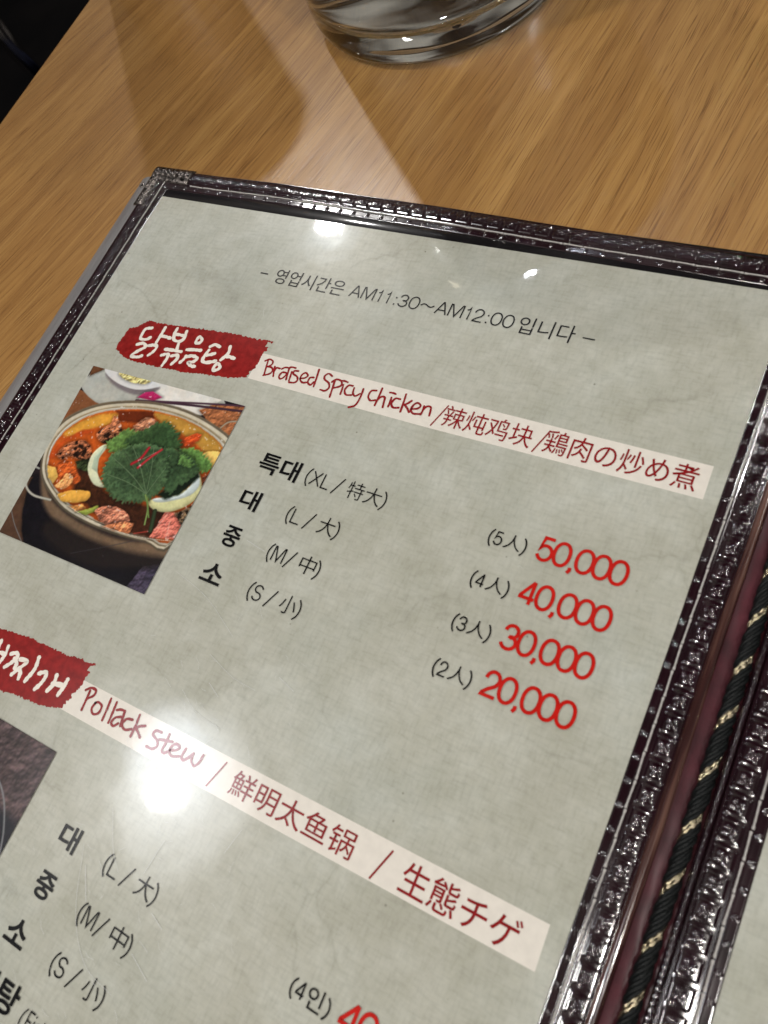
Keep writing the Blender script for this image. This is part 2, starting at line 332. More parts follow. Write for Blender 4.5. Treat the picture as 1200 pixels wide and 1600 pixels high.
# embossed binding tape: height over (s along, t across from the page outwards), millimetres
PITCH = 4.76
def emboss(s, t):
    e = np.clip(t/.5, 0, 1); f = np.clip((8.0-t)/1.3, 0, 1)
    h = .95*np.sqrt(1-(1-e)**2)*np.sqrt(np.maximum(1-(1-f)**2, 0)) + .35*np.exp(-((t-5.2)/2.4)**2)
    ds = (s/PITCH-np.floor(s/PITCH)-.5)*PITCH; dt = t-5.4
    box = np.maximum(np.abs(ds), np.abs(dt)*1.02)
    cell = (t > 3.0)*(t < 7.6)
    h = h-.20*(1/(1+np.exp(-(box-1.78)/.05)))*cell
    r = np.hypot(ds, dt)
    h = h+.34*np.clip(1-(r/.52)**2, 0, 1)
    for k in range(4):
        ax = math.pi/4+k*math.pi/2+.2
        rr = np.hypot(ds-.86*math.cos(ax), dt-.86*math.sin(ax)); h = h+.22*np.clip(1-(rr/.34)**2, 0, 1)
    ds2 = ((s+1.2)/PITCH-np.floor((s+1.2)/PITCH)-.5)*PITCH
    r2 = np.hypot(ds2, t-1.15)
    h = h+.32*np.clip(1-(r2/.55)**2, 0, 1)
    h = h-.22*np.exp(-((t-2.4)/.24)**2)
    wob = .03*np.sin(s*.33+t*.4)+.04*np.sin(s*.12)
    return h+wob*np.clip(h, 0, 1)
def tape(name, length, place, base, m=m_vinyl, t1=8.0, step=.165):
    s = np.arange(0, length, step); t = np.concatenate([np.linspace(0, .5, 6)[:-1], np.linspace(.5, 7.2, 42)[:-1], np.linspace(7.2, t1, 8)])
    S, T = np.meshgrid(s, t, indexing='ij'); H = emboss(S, T)
    X, Y = place(S, T)
    Z = base+H*MM
    o = grid(name, X*MM, Y*MM, Z, m, None)
    return P(o)
# the top edge bows a little
def bow(x): return np.interp(x, [-10, 14, 42, 100, 150, 206], [-.1, -.1, .45, -.1, -1.3, -2.2])
pl_left = lambda s, t: (1.2-t*1.13+0*s, 10-s)
pl_right = lambda s, t: (196.2+t*1.0+0*s, 9-s)
pl_top = lambda s, t: (-7+s, 3.0+t*1.07+bow(-7+s))
pl_leaf = lambda s, t: (222.2-t*1.08+0*s, 9-s)
BZ = .0052
tapes = [(tape("embossed_edge_tape", 229, pl_left, BZ), pl_left, 229, .0),
         (tape("embossed_edge_tape", 229, pl_right, BZ), pl_right, 229, .0),
         (tape("embossed_edge_tape", 206, pl_top, BZ), pl_top, 206, .0),
         (tape("embossed_edge_tape", 229, pl_leaf, BZ), pl_leaf, 229, .0)]

# white stitches, one by one, dipping into a hole at each end
def stitch_mesh(ln):
    V = []; F = []; nr = 12; k = 8
    for i in range(nr+1):
        q = i/nr; y = (q-.5)*ln; z = .16*math.sin(math.pi*q)**.5-.10; rr = .17+.05*math.cos(q*math.pi*6)*.3
        if i in (0, nr, 1, nr-1): rr = .26
        for j in range(k):
            a = 2*math.pi*j/k; V.append((rr*math.cos(a)*MM, y*MM, (z+rr*math.sin(a))*MM))
    for i in range(nr):
        for j in range(k): F.append((i*k+j, i*k+(j+1) % k, (i+1)*k+(j+1) % k, (i+1)*k+j))
    me = bpy.data.meshes.new("stitch"); me.from_pydata(V, [], F); me.update(); me.materials.append(m_thread); me.shade_smooth(); return me
SPITCH = 5.65
st = stitch_mesh(SPITCH*.97)
st2 = stitch_mesh(SPITCH*.93)
for tp, plc, ln, _ in tapes:
    for i in range(int(ln/SPITCH)):
        s0 = (i+.5)*SPITCH
        if plc is pl_top and s0 < 16: continue
        x, y = plc(np.array(s0), np.array(2.4)); x2, y2 = plc(np.array(s0+.5), np.array(2.4))
        hz = float(emboss(np.array([s0-1, s0, s0+1]), np.array([2.4]*3)).max())
        o = bpy.data.objects.new("stitch", random.choice((st, st, st2))); C.objects.link(o)
        o.location = (float(x)*MM, float(y)*MM, BZ+(hz+.12)*MM)
        o.rotation_euler = (0, 0, math.atan2(float(y2-y), float(x2-x))-math.pi/2+random.uniform(-.035, .035))
        o.parent = tp; o.matrix_parent_inverse = Matrix.Identity(4)
        o.location = Vector(o.location)

# plain vinyl strip between top tape and page
P(slab("edge_lining", 1*MM, 197*MM, -.1*MM, 3.6*MM, .0054, .0060, m_smooth, None, .0002))

# grey edge of the leaf underneath, with its rivet
s = np.linspace(9.2, -219, 60)[:, None]; a = np.linspace(0, 1, 20)[None]
xx = -18.0+8.9*a+0*s; zz = 1.2+2.5*np.sin(np.clip(a*1.25, 0, 1)*np.pi/2)**.8 - np.clip((a-.92)/.08, 0, 1)*2
leaf = P(grid("grey_leaf_edge", xx*MM, (s+0*a)*MM, zz*MM, m_grey, None))
P(mesh("grey_leaf_end", [(-18*MM, 9.2*MM, 0), (-9.1*MM, 9.2*MM, 0)]+[((-18+8.9*q)*MM, 9.2*MM, float(z)*MM) for q, z in zip(np.linspace(1, 0, 20), zz[0][::-1])], [tuple(range(22))], m_grey))
V = []; F = []
for i in range(20):
    for j in range(8):
        A = 2*math.pi*i/20; B = 2*math.pi*j/8
        V.append(((-13.6+(.75+.28*math.cos(B))*math.cos(A))*MM, (5.2+(.75+.28*math.cos(B))*math.sin(A))*MM, (3.62+.22*math.sin(B))*MM))
        F.append((i*8+j, ((i+1) % 20)*8+j, ((i+1) % 20)*8+(j+1) % 8, i*8+(j+1) % 8))
P(mesh("rivet", V, F, m_metal, None, True))
P(mesh("rivet_hole", [((-13.6+.6*math.cos(2*math.pi*i/20))*MM, (5.2+.6*math.sin(2*math.pi*i/20))*MM, 3.74*MM) for i in range(20)], [tuple(range(20))], m_smooth))

# embossed metal corner clip: two rounded arms
def arm(x0, x1, y0, y1, axis, z0, hgt):
    u = np.linspace(0, 1, 90)[:, None]; v = np.linspace(0, 1, 60)[None]
    X = x0+(x1-x0)*(u+0*v); Y = y0+(y1-y0)*(v+0*u)
    c = (v if axis == 'x' else u)+0*(u+v)
    l = (u if axis == 'x' else v)+0*(u+v)
    Z = hgt*np.sqrt(np.clip(1-np.abs(2*c-1)**2.6, 0, 1))*np.minimum(1, np.minimum(l, 1-l)/.03+.5)
    ll = (x1-x0 if axis == 'x' else y1-y0)*l; cc = (c-.5)*(y1-y0 if axis == 'x' else x1-x0)
    for k in np.arange(2.2, abs(ll).max()-1.2, 2.6):
        rr = np.hypot(ll-k, cc-.3); Z = Z+.28*np.exp(-((rr-.95)/.16)**2)+.22*np.exp(-(rr/.3)**2)
    return grid("corner_arm", X*MM, Y*MM, z0+Z*MM, m_metal, None)
corner = P(arm(-8.3, 8.6, 5.3, 12.2, 'x', BZ, 1.9)); corner.name = "metal_corner"
corner2 = P(arm(-9.2, -3.4, -5.2, 9.6, 'y', BZ, 1.7)); corner2.name = "metal_corner"

# piping along the outer edge of the first leaf, spine gusset, cord
def wav(y, A, k, p): return A*math.sin(y*k+p)
P(tube("piping", [((204.75+wav(y, .12, .09, 0))*MM, y*MM, (5.4+wav(y, .15, .05, 1))*MM) for y in np.arange(10, -222, -2.0)], .00112, m_tube, None, 20))
ys = np.linspace(10, -222, 300)[:, None]; a = np.linspace(0, 1, 24)[None]
zz = 5.5-1.0*np.sin(a*np.pi)**.8+.10*np.sin(ys*.11+a*5)+.03*np.sin(ys*.7+a*9)*np.sin(a*np.pi)
P(grid("spine_gusset", (205.0+8.2*a+.15*np.sin(ys*.2))*MM, (ys+0*a)*MM, zz*MM, m_maroon, None))
cord = bpy.data.objects.new("cord", None)
HP = 10.6
cord_pts = lambda k, y, R0, ph: ((210.0+.25*math.sin(y*.05))+R0*math.cos(-y*2*math.pi/HP+ph), 0)
yy = np.arange(8, -222, -.45)
core = P(tube("cord", [((210.0+.25*math.sin(y*.05))*MM, y*MM, 5.3*MM) for y in np.arange(8, -222, -4.0)], .0010, m_cord, None, 10))
for k in range(10):
    ph = 2*math.pi*k/10; gold = k == 0 or k == 1; RR = (1.12, 1.16, 1.05, 1.32, 1.2, 1.0, 1.3, 1.05, 1.3, 1.05)[k]
    pts = []
    for y in yy:
        an = -y*2*math.pi/HP+ph
        pts.append(((210.0+.25*math.sin(y*.05)+RR*math.cos(an))*MM, (y)*MM, (5.35+RR*math.sin(an))*MM))
    rad = [((.30+.17*math.sin(i*1.7+k*2)) if gold else .41)*MM for i in range(len(yy))]
    o = tube("gold_strand" if gold else "strand", pts, rad, m_gold if gold else m_cord, None, 8)
    o.parent = core; o.matrix_parent_inverse = Matrix.Identity(4)
# beaded edge of the second leaf
bm = bmesh.new(); bmesh.ops.create_uvsphere(bm, u_segments=8, v_segments=6, radius=.00052)
bmv = [v.co.copy() for v in bm.verts]; bmf = [[v.index for v in f.verts] for f in bm.faces]; bm.free()
V = []; F = []
for i, y in enumerate(np.arange(9, -220, -1.22)):
    o_ = len(V); V += [(c.x+212.75*MM, c.y+y*MM, c.z+6.45*MM) for c in bmv]; F += [[q+o_ for q in f] for f in bmf]
bd = P(mesh("beaded_edge", V, F, m_vinyl, None, True)); bd["kind"] = "stuff"
P(tube("beaded_edge_core", [(212.8*MM, y*MM, 5.2*MM) for y in np.arange(10, -222, -8.0)], .00075, m_vinyl, None, 12))

